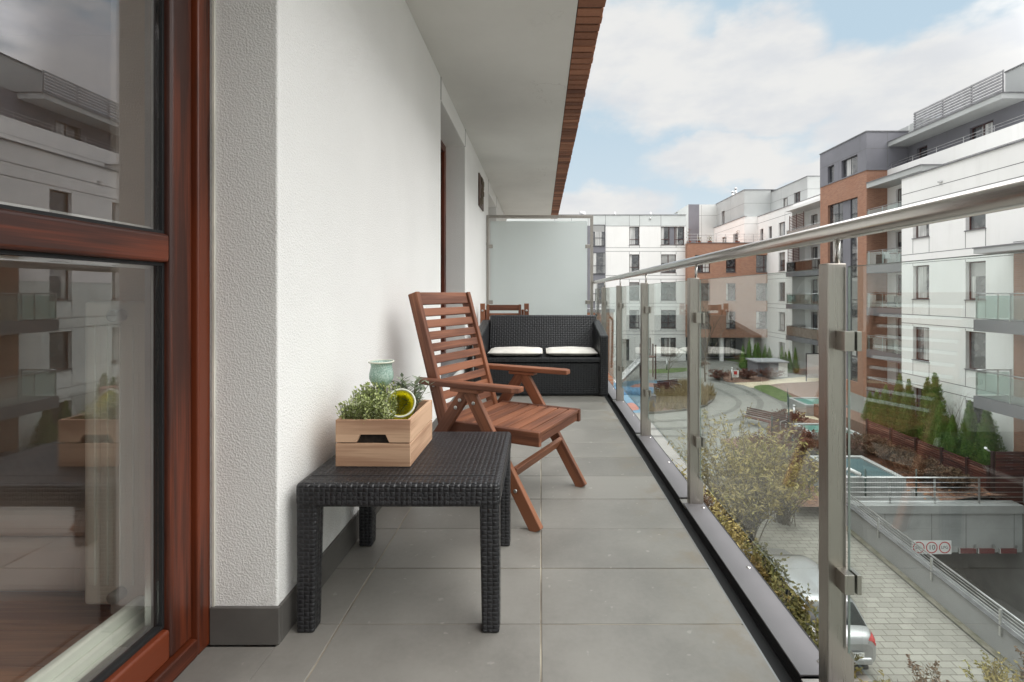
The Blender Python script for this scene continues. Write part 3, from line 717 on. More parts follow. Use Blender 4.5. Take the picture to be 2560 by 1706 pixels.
# backrest
bd = Vector((-0.685 + 0.47, 0, 0.99 - 0.27)); bu = bd.normalized(); bn = Vector((bu.z, 0, -bu.x))
B0 = Vector((-0.47, 0, 0.27))
back = MB()
Ln = bd.length
for k in range(11):
    s_ = Ln - 0.043 - k * 0.0585; hw = 0.062 if k == 0 else 0.040
    q = B0 + bu * (s_ + (0.012 if k == 0 else 0)) + bn * 0.006
    back.bar(q + Vector((0, -0.2035, 0)), q + Vector((0, 0.2035, 0)), hw, 0.018, bn)
back = back.build('backrest', CW, ch, False, 0.003, 2)
for s in (-1, 1):
    o = MB().bar(B0 + Vector((0, s * 0.218, 0)), B0 + bd + Vector((0, s * 0.218, 0)), 0.028, 0.056, bn).build('back_post', CW, back, False, 0.005, 2)
    bolt(o, B0 + bu * 0.30 + Vector((0, s * 0.233, 0)), (R(90 if s < 0 else -90), 0, 0))
for s in (-1, 1):
    arm = MB()
    arm.prism([(-0.63, s * 0.2365, 0.568), (-0.63, s * 0.262, 0.568), (-0.58, s * 0.298, 0.568), (-0.10, s * 0.305, 0.568), (-0.075, s * 0.285, 0.568), (-0.075, s * 0.2365, 0.568)], (0, 0, 0.024))
    arm.g = list(arm.v)
    arm = arm.build('armrest', CW, ch, False, 0.004, 2)
    MB().bar((-0.42, s * 0.268, 0.559), (-0.27, s * 0.268, 0.559), 0.05, 0.017).build('arm_block', CW, arm, False, 0.003)
    bolt(arm, (-0.605, s * 0.279, 0.580), (R(90 if s < 0 else -90), 0, 0), 0.010)
    fl_ = MB().bar((-0.335, s * 0.262, 0.551), (0.0, s * 0.262, 0.0), 0.028, 0.056, (1, 0, 0.6)).build('leg', CW, ch, False, 0.004, 2)
    bolt(fl_, (-0.305, s * 0.277, 0.505), (R(90 if s < 0 else -90), 0, 0))
    bolt(fl_, (-0.095, s * 0.277, 0.155), (R(90 if s < 0 else -90), 0, 0))
    rl_ = MB().bar((-0.350, s * 0.2615, 0.551), (-0.745, s * 0.2615, 0.0), 0.027, 0.056, (-1, 0, 0.6)).build('leg', CW, ch, False, 0.004, 2)
    bolt(rl_, (-0.378, s * 0.2765, 0.512), (R(90 if s < 0 else -90), 0, 0)); bolt(rl_, (-0.40, s * 0.2765, 0.477), (R(90 if s < 0 else -90), 0, 0))
MB().bar((-0.125, -0.2475, 0.215), (-0.125, 0.2475, 0.215), 0.02, 0.06, (0.5, 0, 0.86)).build('stretcher', CW, ch, False, 0.004)
MB().bar((-0.60, -0.247, 0.20), (-0.60, 0.247, 0.20), 0.02, 0.055, (-0.5, 0, 0.86)).build('stretcher', CW, ch, False, 0.004)

# folded chair behind the sofa
fc = thing('folded_chair', 'folded slatted wooden chair standing upright behind the left end of the sofa', 'chair', (-0.43, 5.80, 0))
bk2 = MB()
for k in range(9): bk2.box(-0.60, -0.262, 5.772, 5.79, 0.79 - k * 0.072, 0.83 - k * 0.072 if k else 0.855)
bk2 = bk2.build('backrest', CW, fc, True, 0.003)
for x in (-0.632, -0.262):
    MB().box(x, x + 0.031, 5.758, 5.80, 0.14, 0.86, ax=2).build('back_post', CW, bk2, True, 0.004)
for x, s in ((-0.705, -1), (-0.195, 1)):
    a = MB().box(x, x + 0.055, 5.742, 5.766, 0.36, 0.872, ax=2).build('armrest', CW, fc, True, 0.004)
    bolt(a, (x + 0.0275 + 0.43, -0.0585, 0.79), (R(90), 0, 0), 0.013)
for x in (-0.668, -0.229): MB().box(x, x + 0.028, 5.80, 5.85, 0.0, 0.80, ax=2).build('leg', CW, fc, True, 0.004)
for x in (-0.742, -0.157): MB().box(x - 0.0, x + 0.028, 5.77, 5.82, 0.0, 0.60, ax=2).build('leg', CW, fc, True, 0.004)
st2 = MB()
for k in range(7): st2.box(-0.60, -0.262, 5.812, 5.828, 0.20 + k * 0.058, 0.25 + k * 0.058)
st2.build('seat', CW, fc, True, 0.003)

# sofa
so = thing('rattan_sofa', 'black rattan two seat sofa standing across the balcony', 'sofa', (0.04, 5.05, 0))
RS = M['rattan_sofa']
base = MB(); base.box(-0.52, 0.595, 4.762, 5.40, 0.012, 0.318); base.build('base', RS, so, True, 0.008)
MB().box(-0.525, 0.60, 4.745, 5.38, 0.325, 0.372).build('seat', RS, so, True, 0.010, 3)
bb = MB(); bb.prism([(-0.555, 5.27, 0.373), (-0.555, 5.44, 0.373), (-0.555, 5.46, 0.752), (-0.555, 5.385, 0.752)], (1.16, 0, 0)); bb.build('backrest', RS, so, True, 0.014, 3)
for s, x0, x1 in ((-1, -0.645, -0.558), (1, 0.563, 0.645)):
    a = MB(); a.prism([(x0, 4.735, 0.01), (x0, 5.44, 0.01), (x0, 5.44, 0.70), (x0, 5.15, 0.655), (x0, 4.735, 0.588)], (x1 - x0, 0, 0))
    a.build('armrest', RS, so, True, 0.014, 3)
def cush(name, label, x0, x1):
    t = thing(name, label, 'cushion', ((x0 + x1) / 2, 5.0, 0.373), 0, 'seat cushions on the rattan sofa')
    mb = MB(); nx, ny = 14, 12; hx, hy = (x1 - x0) / 2, 0.225
    for side in (0, 1):
        v = []
        for j in range(ny + 1):
            for i in range(nx + 1):
                u, w = i / nx * 2 - 1, j / ny * 2 - 1
                e = max(0.0, (1 - abs(u) ** 6)) ** .5 * max(0.0, (1 - abs(w) ** 6)) ** .5
                z = 0.036 + (0.026 * e if side else -0.034 * e) + 0.003 * math.sin(5 * u + 2 * w) * e * side
                v.append((u * hx * (0.97 + .03 * e), w * hy * (0.97 + .03 * e), z))
        fc_ = [(j * (nx + 1) + i, j * (nx + 1) + i + 1, (j + 1) * (nx + 1) + i + 1, (j + 1) * (nx + 1) + i) for j in range(ny) for i in range(nx)]
        if not side: fc_ = [tuple(reversed(q)) for q in fc_]
        mb.add(v, fc_, None, 0, True)
    mb.build('cover', M['cushion'], t)
    pts = [(hx * .97 * c, hy * .97 * s, 0.036) for c, s in ((-1, -1), (0, -1), (1, -1), (1, 0), (1, 1), (0, 1), (-1, 1), (-1, 0), (-1, -1))]
    MB().tube(pts, 0.004, 6).build('piping', plain('grey_piping', (0.55, 0.53, 0.49, 1), 0.9), t)
cush('seat_cushion', 'off white seat cushion on the sofa next to the wall side armrest', -0.522, 0.022)
cush('seat_cushion', 'off white seat cushion on the sofa next to the glass railing', 0.046, 0.556)
# ---------------------------------------------------------------- buildings across the courtyard
def fpt(axis, c): return (lambda u, z, d=0.0: (c + d, u, z)) if axis == 'X' else (lambda u, z, d=0.0: (u, c + d, z))
def facade(axis, c, u0, u1, z0, z1, holes=(), depth=0.22, hj=(), vj=(), mb=None, jw=0.028):
    """wall sheet with real openings, their reveals, and thin panel joints (material slot 1)"""
    mb = mb or MB(); f = fpt(axis, c)
    us = sorted({u0, u1, *[h[0] for h in holes], *[h[1] for h in holes]}); zs = sorted({z0, z1, *[h[2] for h in holes], *[h[3] for h in holes]})
    us = [u for u in us if u0 <= u <= u1]; zs = [z for z in zs if z0 <= z <= z1]
    for a, b in zip(us, us[1:]):
        for p, q in zip(zs, zs[1:]):
            mu, mz = (a + b) / 2, (p + q) / 2
            if any(h[0] < mu < h[1] and h[2] < mz < h[3] for h in holes): continue
            mb.quad(f(a, p), f(b, p), f(b, q), f(a, q))
    for h in holes:
        a, b, p, q = h[:4]; d = depth
        mb.quad(f(a, p), f(a, q), f(a, q, d), f(a, p, d)); mb.quad(f(b, p), f(b, p, d), f(b, q, d), f(b, q))
        mb.quad(f(a, p), f(a, p, d), f(b, p, d), f(b, p)); mb.quad(f(a, q), f(b, q), f(b, q, d), f(a, q, d))
    def strip(a, b, p, q):
        if any(a < h[1] and b > h[0] and p < h[3] and q > h[2] for h in holes):
            if b - a > q - p:                       # horizontal joint: break it at the openings
                cuts = sorted((max(a, h[0]), min(b, h[1])) for h in holes if p < h[3] and q > h[2] and h[0] < b and h[1] > a)
                x = a
                for s, e in cuts:
                    if s > x: mb.quad(f(x, p, -.004), f(s, p, -.004), f(s, q, -.004), f(x, q, -.004), 1)
                    x = e
                if x < b: mb.quad(f(x, p, -.004), f(b, p, -.004), f(b, q, -.004), f(x, q, -.004), 1)
            return
        mb.quad(f(a, p, -.004), f(b, p, -.004), f(b, q, -.004), f(a, q, -.004), 1)
    for z in hj: strip(u0, u1, z - jw / 2, z + jw / 2)
    for u, p, q in vj: strip(u - jw / 2, u + jw / 2, p, q)
    return mb
WCACHE = {}
def window(bld, axis, c, u0, u1, z0, z1, mull=(), trans=None, fm='win_frame', depth=0.17, sill=True, blank=()):
    w, h = round(u1 - u0, 3), round(z1 - z0, 3)
    key = (w, h, tuple(mull), trans, fm, depth, sill, tuple(blank))
    loc = Vector((c, u1, z0) if axis == 'X' else (u0, c, z0)) - bld.location
    rz = R(-90) if axis == 'X' else 0
    if key in WCACHE: o = copy_tree(WCACHE[key], bld)
    else:
        mb = MB(); fw = 0.06
        mb.box(0, fw, depth, depth + .06, 0, h); mb.box(w - fw, w, depth, depth + .06, 0, h)
        mb.box(fw, w - fw, depth, depth + .06, 0, fw); mb.box(fw, w - fw, depth, depth + .06, h - fw, h)
        for q in mull: mb.box(w * q - .04, w * q + .04, depth, depth + .06, fw, h - fw)
        if trans:
            xs = [fw] + [x for q in mull for x in (w * q - .04, w * q + .04)] + [w - fw]
            for a, b in zip(xs[::2], xs[1::2]): mb.box(a, b, depth + .002, depth + .058, h * trans - .03, h * trans + .03)
        o = mb.build('window', M[fm], bld)
        xs = [0] + list(mull) + [1]
        pn = MB()
        for i, (a, b) in enumerate(zip(xs, xs[1:])):
            if i in blank: continue
            pn.box(w * a + .03, w * b - .03, depth + .025, depth + .035, .03, h - .03)
        pn.build('pane', M['pane'], o)
        if blank:
            bp = MB()
            for i in blank: bp.box(w * xs[i] + .05, w * xs[i + 1] - .05, depth - .03, depth + .02, .02, h - .02)
            bp.build('spandrel_panel', M['grey_clad'], o)
        if sill: MB().box(-.03, w + .03, -.05, depth - .001, -.035, 0.004).build('sill', M['sill_grey'], o)
        WCACHE[key] = o
    o.location = loc; o.rotation_euler = (0, 0, rz)
    return o
def bal(bld, x0, x1, y0, y1, zt, glass='far_glass', th=0.45, h=1.02, step=1.35, ends=True, posts=True, slabm='slab_grey', panel=None):
    """balcony whose front faces -X: slab, rail, posts, glass"""
    b = MB().box(x0, x1, y0, y1, zt - th, zt).build('balcony', M[slabm], bld, True)
    r = MB(); zr = zt + h
    r.tube([(x0 + .06, y0, zr), (x0 + .06, y1 - .04, zr)], 0.025, 8)
    if ends: r.tube([(x0 + .06, y1 - .04, zr), (x1 - .02, y1 - .04, zr)], 0.025, 8)
    n = max(2, int(round((y1 - y0) / step)) + 1)
    for i in range(n):
        y = y0 + .05 + (y1 - y0 - .12) * i / (n - 1); r.box(x0 + .04, x0 + .08, y - .02, y + .02, zt - .0, zr - .02)
    if ends:
        for x in (x0 + (x1 - x0) * .62, x1 - .06): r.box(x - .02, x + .02, y1 - .06, y1 - .02, zt, zr - .02)
    r.build('railing', M['far_steel'], b, True)
    g = MB(); g.box(x0 + .022, x0 + .036, y0 + .03, y1 - .07, zt + .06, zr - .08)
    if ends: g.box(x0 + .09, x1 - .09, y1 - .018, y1 - .004, zt + .06, zr - .08)
    g.build('glass_panel', M[glass] if glass in M else glass, b, True)
    return b
WF = [M['white_facade'], M['joint']]
GC = [M['grey_clad'], M['joint']]
LV = lambda k: 3.0 * k

# ===== B1: white block on the near right with grey penthouse
b1 = thing('apartment_building', 'large white apartment block across the courtyard with a roof louvre above its grey penthouse', 'building', (18.5, 19.0, -7.4))
wa, wb = (23.60, 24.63), (20.60, 21.58)
ROWS = [-2, -1, 0, 1]
holes = [(u[0], u[1], 0.72 + LV(k), 2.36 + LV(k)) for u in (wa, wb) for k in ROWS]
vj = []
for u in (wa, wb):
    for k in ROWS: vj += [(u[0], LV(k) - 0.03, LV(k) + 0.685), (u[1], LV(k) - 0.03, LV(k) + 0.685), (u[1], LV(k) + 2.37, LV(k) + 2.46)]
hj = [v + LV(k) for k in (-2, -1, 0, 1) for v in (-0.06, 2.50)] + [6.03]
mb = facade('X', 18.5, 19.4, 25.4, -8.5, 6.84, holes, 0.25, hj, vj)
h2 = [(u, u + 1.4, 0.72 + LV(k), 2.36 + LV(k)) for u in (-9.0, -5.5, 0.5, 4.0, 10.2) for k in ROWS]
facade('X', 18.5, -12, 13.4, -8.5, 6.84, h2, 0.25, hj, (), mb)
facade('X', 18.5, 13.4, 19.4, 2.94, 6.84, [(14.4, 15.5, 3.72, 5.36), (17.3, 18.4, 3.72, 5.36)], 0.25, [3.0, 5.5, 6.03], (), mb)
mb.quad((18.5, 25.4, -8.5), (24.9, 25.4, -8.5), (24.9, 25.4, 6.84), (18.5, 25.4, 6.84)); mb.quad((18.5, -12, -8.5), (24.9, -12, -8.5), (24.9, -12, 6.84), (18.5, -12, 6.84))
mb.quad((18.5, -12, 6.6), (24.9, -12, 6.6), (24.9, 25.4, 6.6), (18.5, 25.4, 6.6))
mb.build('wall', WF, b1, True)
for u in (wa, wb):
    for k in ROWS: window(b1, 'X', 18.5, u[0], u[1], 0.72 + LV(k), 2.36 + LV(k), (), None)
for h in h2: window(b1, 'X', 18.5, h[0], h[1], h[2], h[3], (0.5,), None)
for h in ((14.4, 15.5), (17.3, 18.4)): window(b1, 'X', 18.5, h[0], h[1], 3.72, 5.36)
brh = [(15.0, 16.9, 0.05 + LV(k), 2.3 + LV(k)) for k in (-2, -1, 0)]
facade('X', 18.512, 13.4, 19.4, -8.5, 2.94, brh, 0.2).build('brick_wall', M['brick'], b1, True)
for h in brh: window(b1, 'X', 18.512, h[0], h[1], h[2], h[3], (0.5,), None, sill=False)
cp = MB(); cp.box(18.44, 18.75, -12.05, 25.45, 6.841, 6.90); cp.box(18.76, 24.8, 25.2, 25.45, 6.841, 6.90); cp.build('coping', M['coping'], b1, True)
for k in (-1, 0): bal(b1, 17.03, 18.505, 13.8, 19.5, LV(k) - 0.03)
cn = MB(); cn.box(17.03, 18.49, 13.8, 19.5, 2.55, 2.75); cn.box(17.0, 18.49, 13.77, 19.53, 2.751, 2.80, 1); cn.build('canopy', [M['light_grey_clad'], M['coping']], b1, True)
vt = MB()
for y, z in ((22.95, 6.18), (22.85, 6.16)): vt.tube([(18.51, y, z), (18.40, y, z - .02)], .04, 10)
vt.build('wall_vent', M['far_steel'], b1, True)
# main volume, one storey higher, set back
dh = [(33.3, 34.75, 0.06 + LV(k), 2.3 + LV(k)) for k in (-2, -1, 0, 1, 2)] + [(28.0, 30.0, 0.06 + LV(k), 2.3 + LV(k)) for k in (-1, 0, 1, 2)]
dh = [(a, b, z0 + 0.0, z1) for a, b, z0, z1 in dh]
mv = facade('X', 24.9, 25.4, 35.6, -8.5, 9.87, dh, 0.2, [9.0], ())
facade('X', 24.9, -12, 25.4, 6.6, 9.87, (), 0.2, [9.0], (), mv)
mv.quad((24.9, -12, 9.6), (40, -12, 9.6), (40, 35.6, 9.6), (24.9, 35.6, 9.6)); mv.quad((25.25, -12, 9.6), (25.25, 35.6, 9.6), (25.25, 35.6, 9.87), (25.25, -12, 9.87))
mv.quad((24.9, -12, 9.87), (25.25, -12, 9.87), (25.25, 35.6, 9.87), (24.9, 35.6, 9.87)); mv.quad((24.9, -12, 6), (40, -12, 6), (40, -12, 9.87), (24.9, -12, 9.87))
mv.build('wall', WF, b1, True)
for h in dh: window(b1, 'X', 24.9, h[0], h[1], h[2], h[3], (0.5,), None, sill=False)
brown = plain('smoked_panel', (0.20, 0.16, 0.13, 1), 0.25, var=0.1)
for k, gm in ((-2, 'smoked_glass'), (-1, 'far_glass'), (0, 'far_glass'), (1, 'far_glass'), (2, 'far_glass')):
    zt = LV(k)
    b = MB().box(23.4, 24.895, 25.5, 35.595, zt - .56, zt).build('balcony', M['slab_grey'], b1, True)
    if k == 2 or k == -2: pass
    r = MB(); r.tube([(23.45, 25.5, zt + 1), (23.45, 35.59, zt + 1)], .025, 8)
    for i in range(8): y = 35.4 - i * 1.4; r.box(23.43, 23.47, y - .02, y + .02, zt, zt + .98)
    r.build('railing', M['far_steel'], b, True)
    MB().box(23.415, 23.428, 25.5, 35.58, zt + .05, zt + .92).build('glass_panel', M[gm], b, True)
MB().box(23.4, 24.89, 30.5, 35.59, 8.55, 8.90).build('canopy', M['light_grey_clad'], b1, True)
MB().box(23.35, 24.89, 30.45, 35.59, 8.9005, 8.95).build('canopy_edge', M['coping'], b1, True)
pr_ = MB()
for z in (10.08, 10.25): pr_.tube([(25.0, -12, z), (25.0, 35.5, z)], .018, 6)
for i in range(24): y = 35.3 - i * 2.0; pr_.box(24.985, 25.015, y - .015, y + .015, 9.871, 10.25)
pr_.build('roof_rail', M['far_steel'], b1, True)
ph = [(33.85, 34.75, 9.7, 11.15), (28.9, 30.5, 9.7, 11.15), (21, 23.5, 9.7, 11.15)]
pw = facade('X', 26.4, -4, 35.6, 9.6, 11.78, ph, 0.2, (), [(y, 9.6, 11.78) for y in (32.2, 27.0, 25.0)])
pw.build('penthouse_wall', GC, b1, True)
for h in ph: window(b1, 'X', 26.4, h[0], h[1], h[2], h[3], (0.5,) if h[1] - h[0] > 1.2 else (), sill=False)
rf = MB(); rf.box(24.95, 33, 26.8, 35.598, 11.55, 11.85); rf.box(26.6, 33, -4, 26.798, 11.551, 11.849)
rf.box(24.91, 33, 26.76, 35.598, 11.851, 11.90, 1); rf.box(26.56, 33, -4, 26.759, 11.851, 11.90, 1)
rf.build('roof', [M['light_grey_clad'], M['coping']], b1, True)
lv = MB()
for i in range(8): z = 11.97 + i * .172; lv.bar((25.3, 27.2, z), (25.3, 33.6, z), .05, .115, (0.3, 0, 1))
for y in (27.2, 29.2, 31.3, 33.6): lv.box(25.36, 25.42, y - .03, y + .03, 11.901, 13.28)
lv.build('roof_louvre', plain('grey_louvre_metal', (0.27, 0.27, 0.28, 1), 0.5, metal=0.2), b1, True)
gb_ = MB(); gb_.box(27.0, 32, -2, 28.8, 11.902, 13.83); gb_.box(26.95, 32.05, -2.05, 28.85, 13.831, 13.89, 1); gb_.box(26.2, 29, 33.9, 35.2, 11.902, 13.0); gb_.box(26.5, 28, 35.7, 37.6, 12.7, 13.1)
gb_.build('plant_room', [M['light_grey_clad'], M['coping']], b1, True)

# ===== B2: brick tower with grey top
b2 = thing('apartment_building', 'orange brick stair tower with a dark grey clad top storey beside the white block', 'building', (23.4, 38.5, -7))
st_h = [(36.6, 40.4, -5.6 + LV(k), -3.0 + LV(k) + .30) for k in (0, 1, 2, 3)]
bw = facade('X', 23.4, 35.6, 41.5, -8, 9.87, [(36.6, 40.4, -5.6, 8.16)], 0.28)
bw.quad((23.4, 35.6, -8), (26.5, 35.6, -8), (26.5, 35.6, 9.87), (23.4, 35.6, 9.87)); bw.quad((23.4, 41.5, -8), (26.5, 41.5, -8), (26.5, 41.5, 9.87), (23.4, 41.5, 9.87))
bw.build('brick_wall', M['brick'], b2, True)
for k in range(-2, 3):
    z0 = -5.6 if k == -2 else LV(k) - 0.74; z1 = 8.16 if k == 2 else LV(k) + 2.26
    window(b2, 'X', 23.4, 36.6, 40.4, z0, z1 - .001, (0.30, 0.45, 0.72), 0.42, 'win_frame_grey', 0.2, False, (2,))
tph = [(36.6, 38.55, 9.95, 11.3), (39.5, 40.4, 9.95, 11.3)]
tw = facade('X', 23.39, 35.59, 41.51, 9.871, 12.62, tph, 0.2, [11.42], [(38.9, 9.9, 11.4), (36.3, 11.3, 12.6)])
facade('Y', 35.59, 23.39, 26.4, 9.871, 12.62, (), 0.2, [11.42], [(24.9, 9.9, 12.6)], tw)
tw.quad((23.39, 41.51, 9.871), (26.4, 41.51, 9.871), (26.4, 41.51, 12.62), (23.39, 41.51, 12.62)); tw.quad((23.39, 35.59, 12.6), (26.4, 35.59, 12.6), (26.4, 41.51, 12.6), (23.39, 41.51, 12.6))
tw.build('cladding', GC, b2, True)
for h in tph: window(b2, 'X', 23.39, h[0], h[1], h[2], h[3], (0.5,) if h[1] - h[0] > 1.2 else (), None, 'win_frame_grey', sill=False)
cp = MB(); cp.box(23.34, 26.4, 35.54, 41.56, 12.621, 12.69); cp.box(23.36, 26.0, 35.55, 41.54, 9.852, 9.8705); cp.build('coping', M['coping'], b2, True)

# ===== B3: white wing with louvred balconies behind the tower
b3 = thing('apartment_building', 'white apartment wing with timber louvred balconies and stepped pale grey penthouses beyond the brick tower', 'building', (24.1, 50, -6.3))
R5 = (-2, -1, 0, 1, 2)
wh = [(48.9, 50.2, 0.28 + LV(k), 2.12 + LV(k)) for k in R5] + [(a, b, 6.3, 8.05) for a, b in ((53.7, 54.4), (51.7, 52.4))]
vw = facade('X', 24.1, 47.5, 55.1, -7, 9.5, wh, 0.2, [v + LV(k) for k in R5 for v in (-.06, -.5)] + [8.75], [(50.2, -7, -5.8), (48.9, 8.2, 9.4)], None, 0.035)
facade('Y', 55.1, 22.66, 24.1, -7, 9.55, (), 0.2, [8.75], (), vw)
facade('X', 22.66, 55.1, 64.8, -7, 9.55, [(57, 58.4, 6.3, 8.0), (60.5, 62, 6.3, 8.0)], 0.2, [8.75], (), vw)
facade('Y', 47.5, 24.1, 26, -7, 9.5, (), .2, (), (), vw)
vw.quad((22.66, 55.1, 9.45), (34, 55.1, 9.45), (34, 72, 9.45), (22.66, 72, 9.45)); vw.quad((24.1, 41.5, 9.4), (34, 41.5, 9.4), (34, 55.1, 9.4), (24.1, 55.1, 9.4))
bh_ = [(a, b, 0.05 + LV(k), 2.3 + LV(k)) for k in R5 for a, b in ((42.6, 43.7), (45.3, 46.4))]
facade('X', 25.3, 41.5, 47.5, -7, 8.8, bh_, 0.2, (), (), vw)
facade('X', 24.1, 41.5, 47.5, 8.8, 9.5, (), .2, (), (), vw); vw.quad((23.4, 41.5, 8.8), (25.3, 41.5, 8.8), (25.3, 47.5, 8.8), (23.4, 47.5, 8.8)); vw.quad((23.4, 41.5, 8.8), (23.4, 47.5, 8.8), (23.4, 47.5, 9.05), (23.4, 41.5, 9.05)); vw.quad((23.4, 41.5, 9.05), (24.1, 41.5, 9.05), (24.1, 47.5, 9.05), (23.4, 47.5, 9.05))
vw.build('wall', WF, b3, True)
for h in wh[:5]: window(b3, 'X', 24.1, *h, (), 0.3)
for h in wh[5:]: window(b3, 'X', 24.1, *h, (), None)
for h in ((57, 58.4, 6.3, 8.0), (60.5, 62, 6.3, 8.0)): window(b3, 'X', 22.66, *h, (), None)
for h in bh_: window(b3, 'X', 25.3, *h, (), None, 'win_frame', sill=False)
for k, gm in ((-1, brown), (0, 'far_glass'), (1, 'smoked_glass'), (2, 'smoked_glass')): bal(b3, 23.4, 25.29, 41.52, 47.3, LV(k), gm, 0.42, 0.98, 1.4)
for k in (1, 2):
    ls = MB(); z = LV(k) + .05; lo, hi = (44.4, 46.9) if k == 2 else (45.2, 47.2)
    for i in range(15): ls.box(23.50, 23.53, lo, hi, z + .06 + i * .145, z + .12 + i * .145)
    for y in (lo, (lo + hi) / 2, hi): ls.box(23.53, 23.57, y - .03, y + .03, z, z + 2.3)
    ls.build('louvre_screen', plain('brown_timber', rgb(92, 56, 46), 0.6) if k == 2 else M['win_frame'], b3, True)
cp = MB(); cp.box(24.05, 24.3, 41.55, 55.05, 9.501, 9.56); cp.box(22.6, 22.9, 55.05, 64.8, 9.551, 9.61); cp.build('coping', M['coping'], b3, True)
pn = MB()
pg = [M['mid_grey_clad'], M['joint']]
facade('X', 26, 48.3, 56, 9.4, 12.42, [(52.2, 53.2, 9.6, 11.2), (49.6, 50.9, 9.9, 11.3)], .2, [11.2], [(y, 9.4, 12.4) for y in (50.6, 53.6)], pn)
facade('Y', 48.3, 26, 34, 9.4, 12.42, (), .2, [11.2], (), pn)
facade('X', 23, 56, 64.8, 9.4, 12.7, [(62, 63, 9.8, 11.4)], .2, [11.2], [(60, 9.4, 12.7)], pn)
facade('Y', 56, 23, 26, 9.4, 12.7, (), .2, [11.2], (), pn)
pn.quad((26, 48.3, 12.4), (34, 48.3, 12.4), (34, 72, 12.4), (26, 72, 12.4)); pn.quad((23, 56, 12.68), (34, 56, 12.68), (34, 72, 12.68), (23, 72, 12.68))
pn.build('penthouse_wall', [M['light_grey_clad'], M['joint']], b3, True)
window(b3, 'X', 26, 52.2, 53.2, 9.6, 11.2, (), sill=False); window(b3, 'X', 26, 49.6, 50.9, 9.9, 11.3, (0.5,), sill=False); window(b3, 'X', 23, 62, 63, 9.8, 11.4, (), sill=False)
cp = MB(); cp.box(25.95, 34, 48.25, 55.95, 12.421, 12.48); cp.box(22.95, 34, 55.951, 72, 12.701, 12.77); cp.build('roof_edge', M['coping'], b3, True)
s3 = MB(); facade('Y', 64.8, 19.3, 23, -7, 12.65, (), .2, [11.2, 8.6], [(21.0, -7, 12.6)], s3)
facade('X', 19.3, 64.8, 70, -7, 12.65, [(67, 68.2, 9.5, 11.0)], .2, (), (), s3); s3.quad((19.3, 64.8, 12.6), (23, 64.8, 12.6), (23, 72, 12.6), (19.3, 72, 12.6))
s3.build('far_block_wall', [M['pale_panel'], M['joint']], b3, True)
facade('Y', 64.79, 19.29, 20.7, -7, 12.66).build('dark_panel', M['grey_clad'], b3, True)
window(b3, 'X', 19.3, 67, 68.2, 9.5, 11.0, (), sill=False)
ch_ = MB()
for x, y in ((24, 62), (23.6, 60), (24.6, 63.5)): ch_.tube([(x, y, 12.7), (x, y, 13.6)], .14, 10); ch_.lathe([(0, .25), (.2, .12), (.2, .05), (0, .05)], 10, (x, y, 13.6))
ch_.build('roof_vent', M['far_steel'], b3, True)

# ===== B4: brick link wing facing the camera
b4 = thing('apartment_building', 'lower orange brick wing closing the end of the courtyard over a recessed ground floor', 'building', (20.3, 52.7, -6.2))
cw_ = ((16.4, 18.0), (19.7, 20.75), (22.9, 24.7))
bh4 = [(a, b, 0.25 + LV(k), 2.1 + LV(k)) for a, b in cw_ for k in (-1, 0, 1)]
m4 = facade('Y', 52.7, 15.6, 25.2, -3.7, 6.36, bh4, 0.2)
m4.quad((15.6, 52.7, -3.7), (25.2, 52.7, -3.7), (25.2, 56, -3.7), (15.6, 56, -3.7)); m4.quad((15.6, 52.7, -3.7), (15.6, 56, -3.7), (15.6, 56, 6.36), (15.6, 52.7, 6.36)); m4.quad((15.6, 52.7, 6.2), (25.2, 52.7, 6.2), (25.2, 66, 6.2), (15.6, 66, 6.2))
m4.build('brick_wall', M['brick'], b4, True)
for h in bh4: window(b4, 'Y', 52.7, *h, (0.5,) if h[1] - h[0] > 1.2 else (), 0.3)
MB().box(15.55, 25.2, 52.65, 52.95, 6.361, 6.43).build('coping', M['coping'], b4, True)
gf = MB(); gf.quad((15.6, 55.6, -7), (25.2, 55.6, -7), (25.2, 55.6, -3.7), (15.6, 55.6, -3.7)); gf.build('ground_floor_wall', M['mid_grey_clad'], b4, True)
for a, b in ((16.2, 17.4), (18.6, 19.8), (20.6, 21.8), (23, 24.6)): window(b4, 'Y', 55.35, a, b, -6.1, -4.0, (0.5,), None, 'win_frame_grey', 0.12, False)
pc_ = MB()
for x in (16.0, 19.2, 22.4): pc_.box(x, x + .35, 53.0, 53.35, -6.4, -3.701)
pc_.build('pillar', M['white_facade'], b4, True)
tr = MB()
for z in (6.75, 7.05, 7.35): tr.tube([(15.7, 53.0, z), (24, 53.0, z)], .018, 6)
for i in range(9): tr.box(15.75 + i - .02, 15.75 + i + .02, 52.98, 53.02, 6.43, 7.36)
tr.build('terrace_rail', M['far_steel'], b4, True)
# terrace plants in clay pots
clay = plain('terracotta', rgb(168, 92, 66), 0.8)
for i, (x, hgt) in enumerate(((15.95, 1.3), (17.0, .5), (18.2, .55), (21.2, 1.2))):
    pp = thing('potted_plant', ['tall dry plant in a clay pot at the corner of the brick wing roof terrace', 'low plant in a clay pot second from the corner of the roof terrace', 'low plant in a clay pot in the middle of the roof terrace', 'slim tall plant in a clay pot far along the roof terrace'][i], 'plant', (x, 53.4, 6.21))
    MB().lathe([(0, 0), (.18, 0), (.24, .38), (.26, .4), (.22, .4), (0, .36)], 14).build('pot', clay, pp)
    q = MB()
    for j in range(70): leaf(q, (random.gauss(0, .1), random.gauss(0, .1), .36 + random.random() * hgt), (random.gauss(0, 1), random.gauss(0, 1), random.uniform(0, 1)), .18, .05)
    q.build('foliage', M['brown_leaf'] if i % 3 == 0 else M['hedge_leaf'], pp)

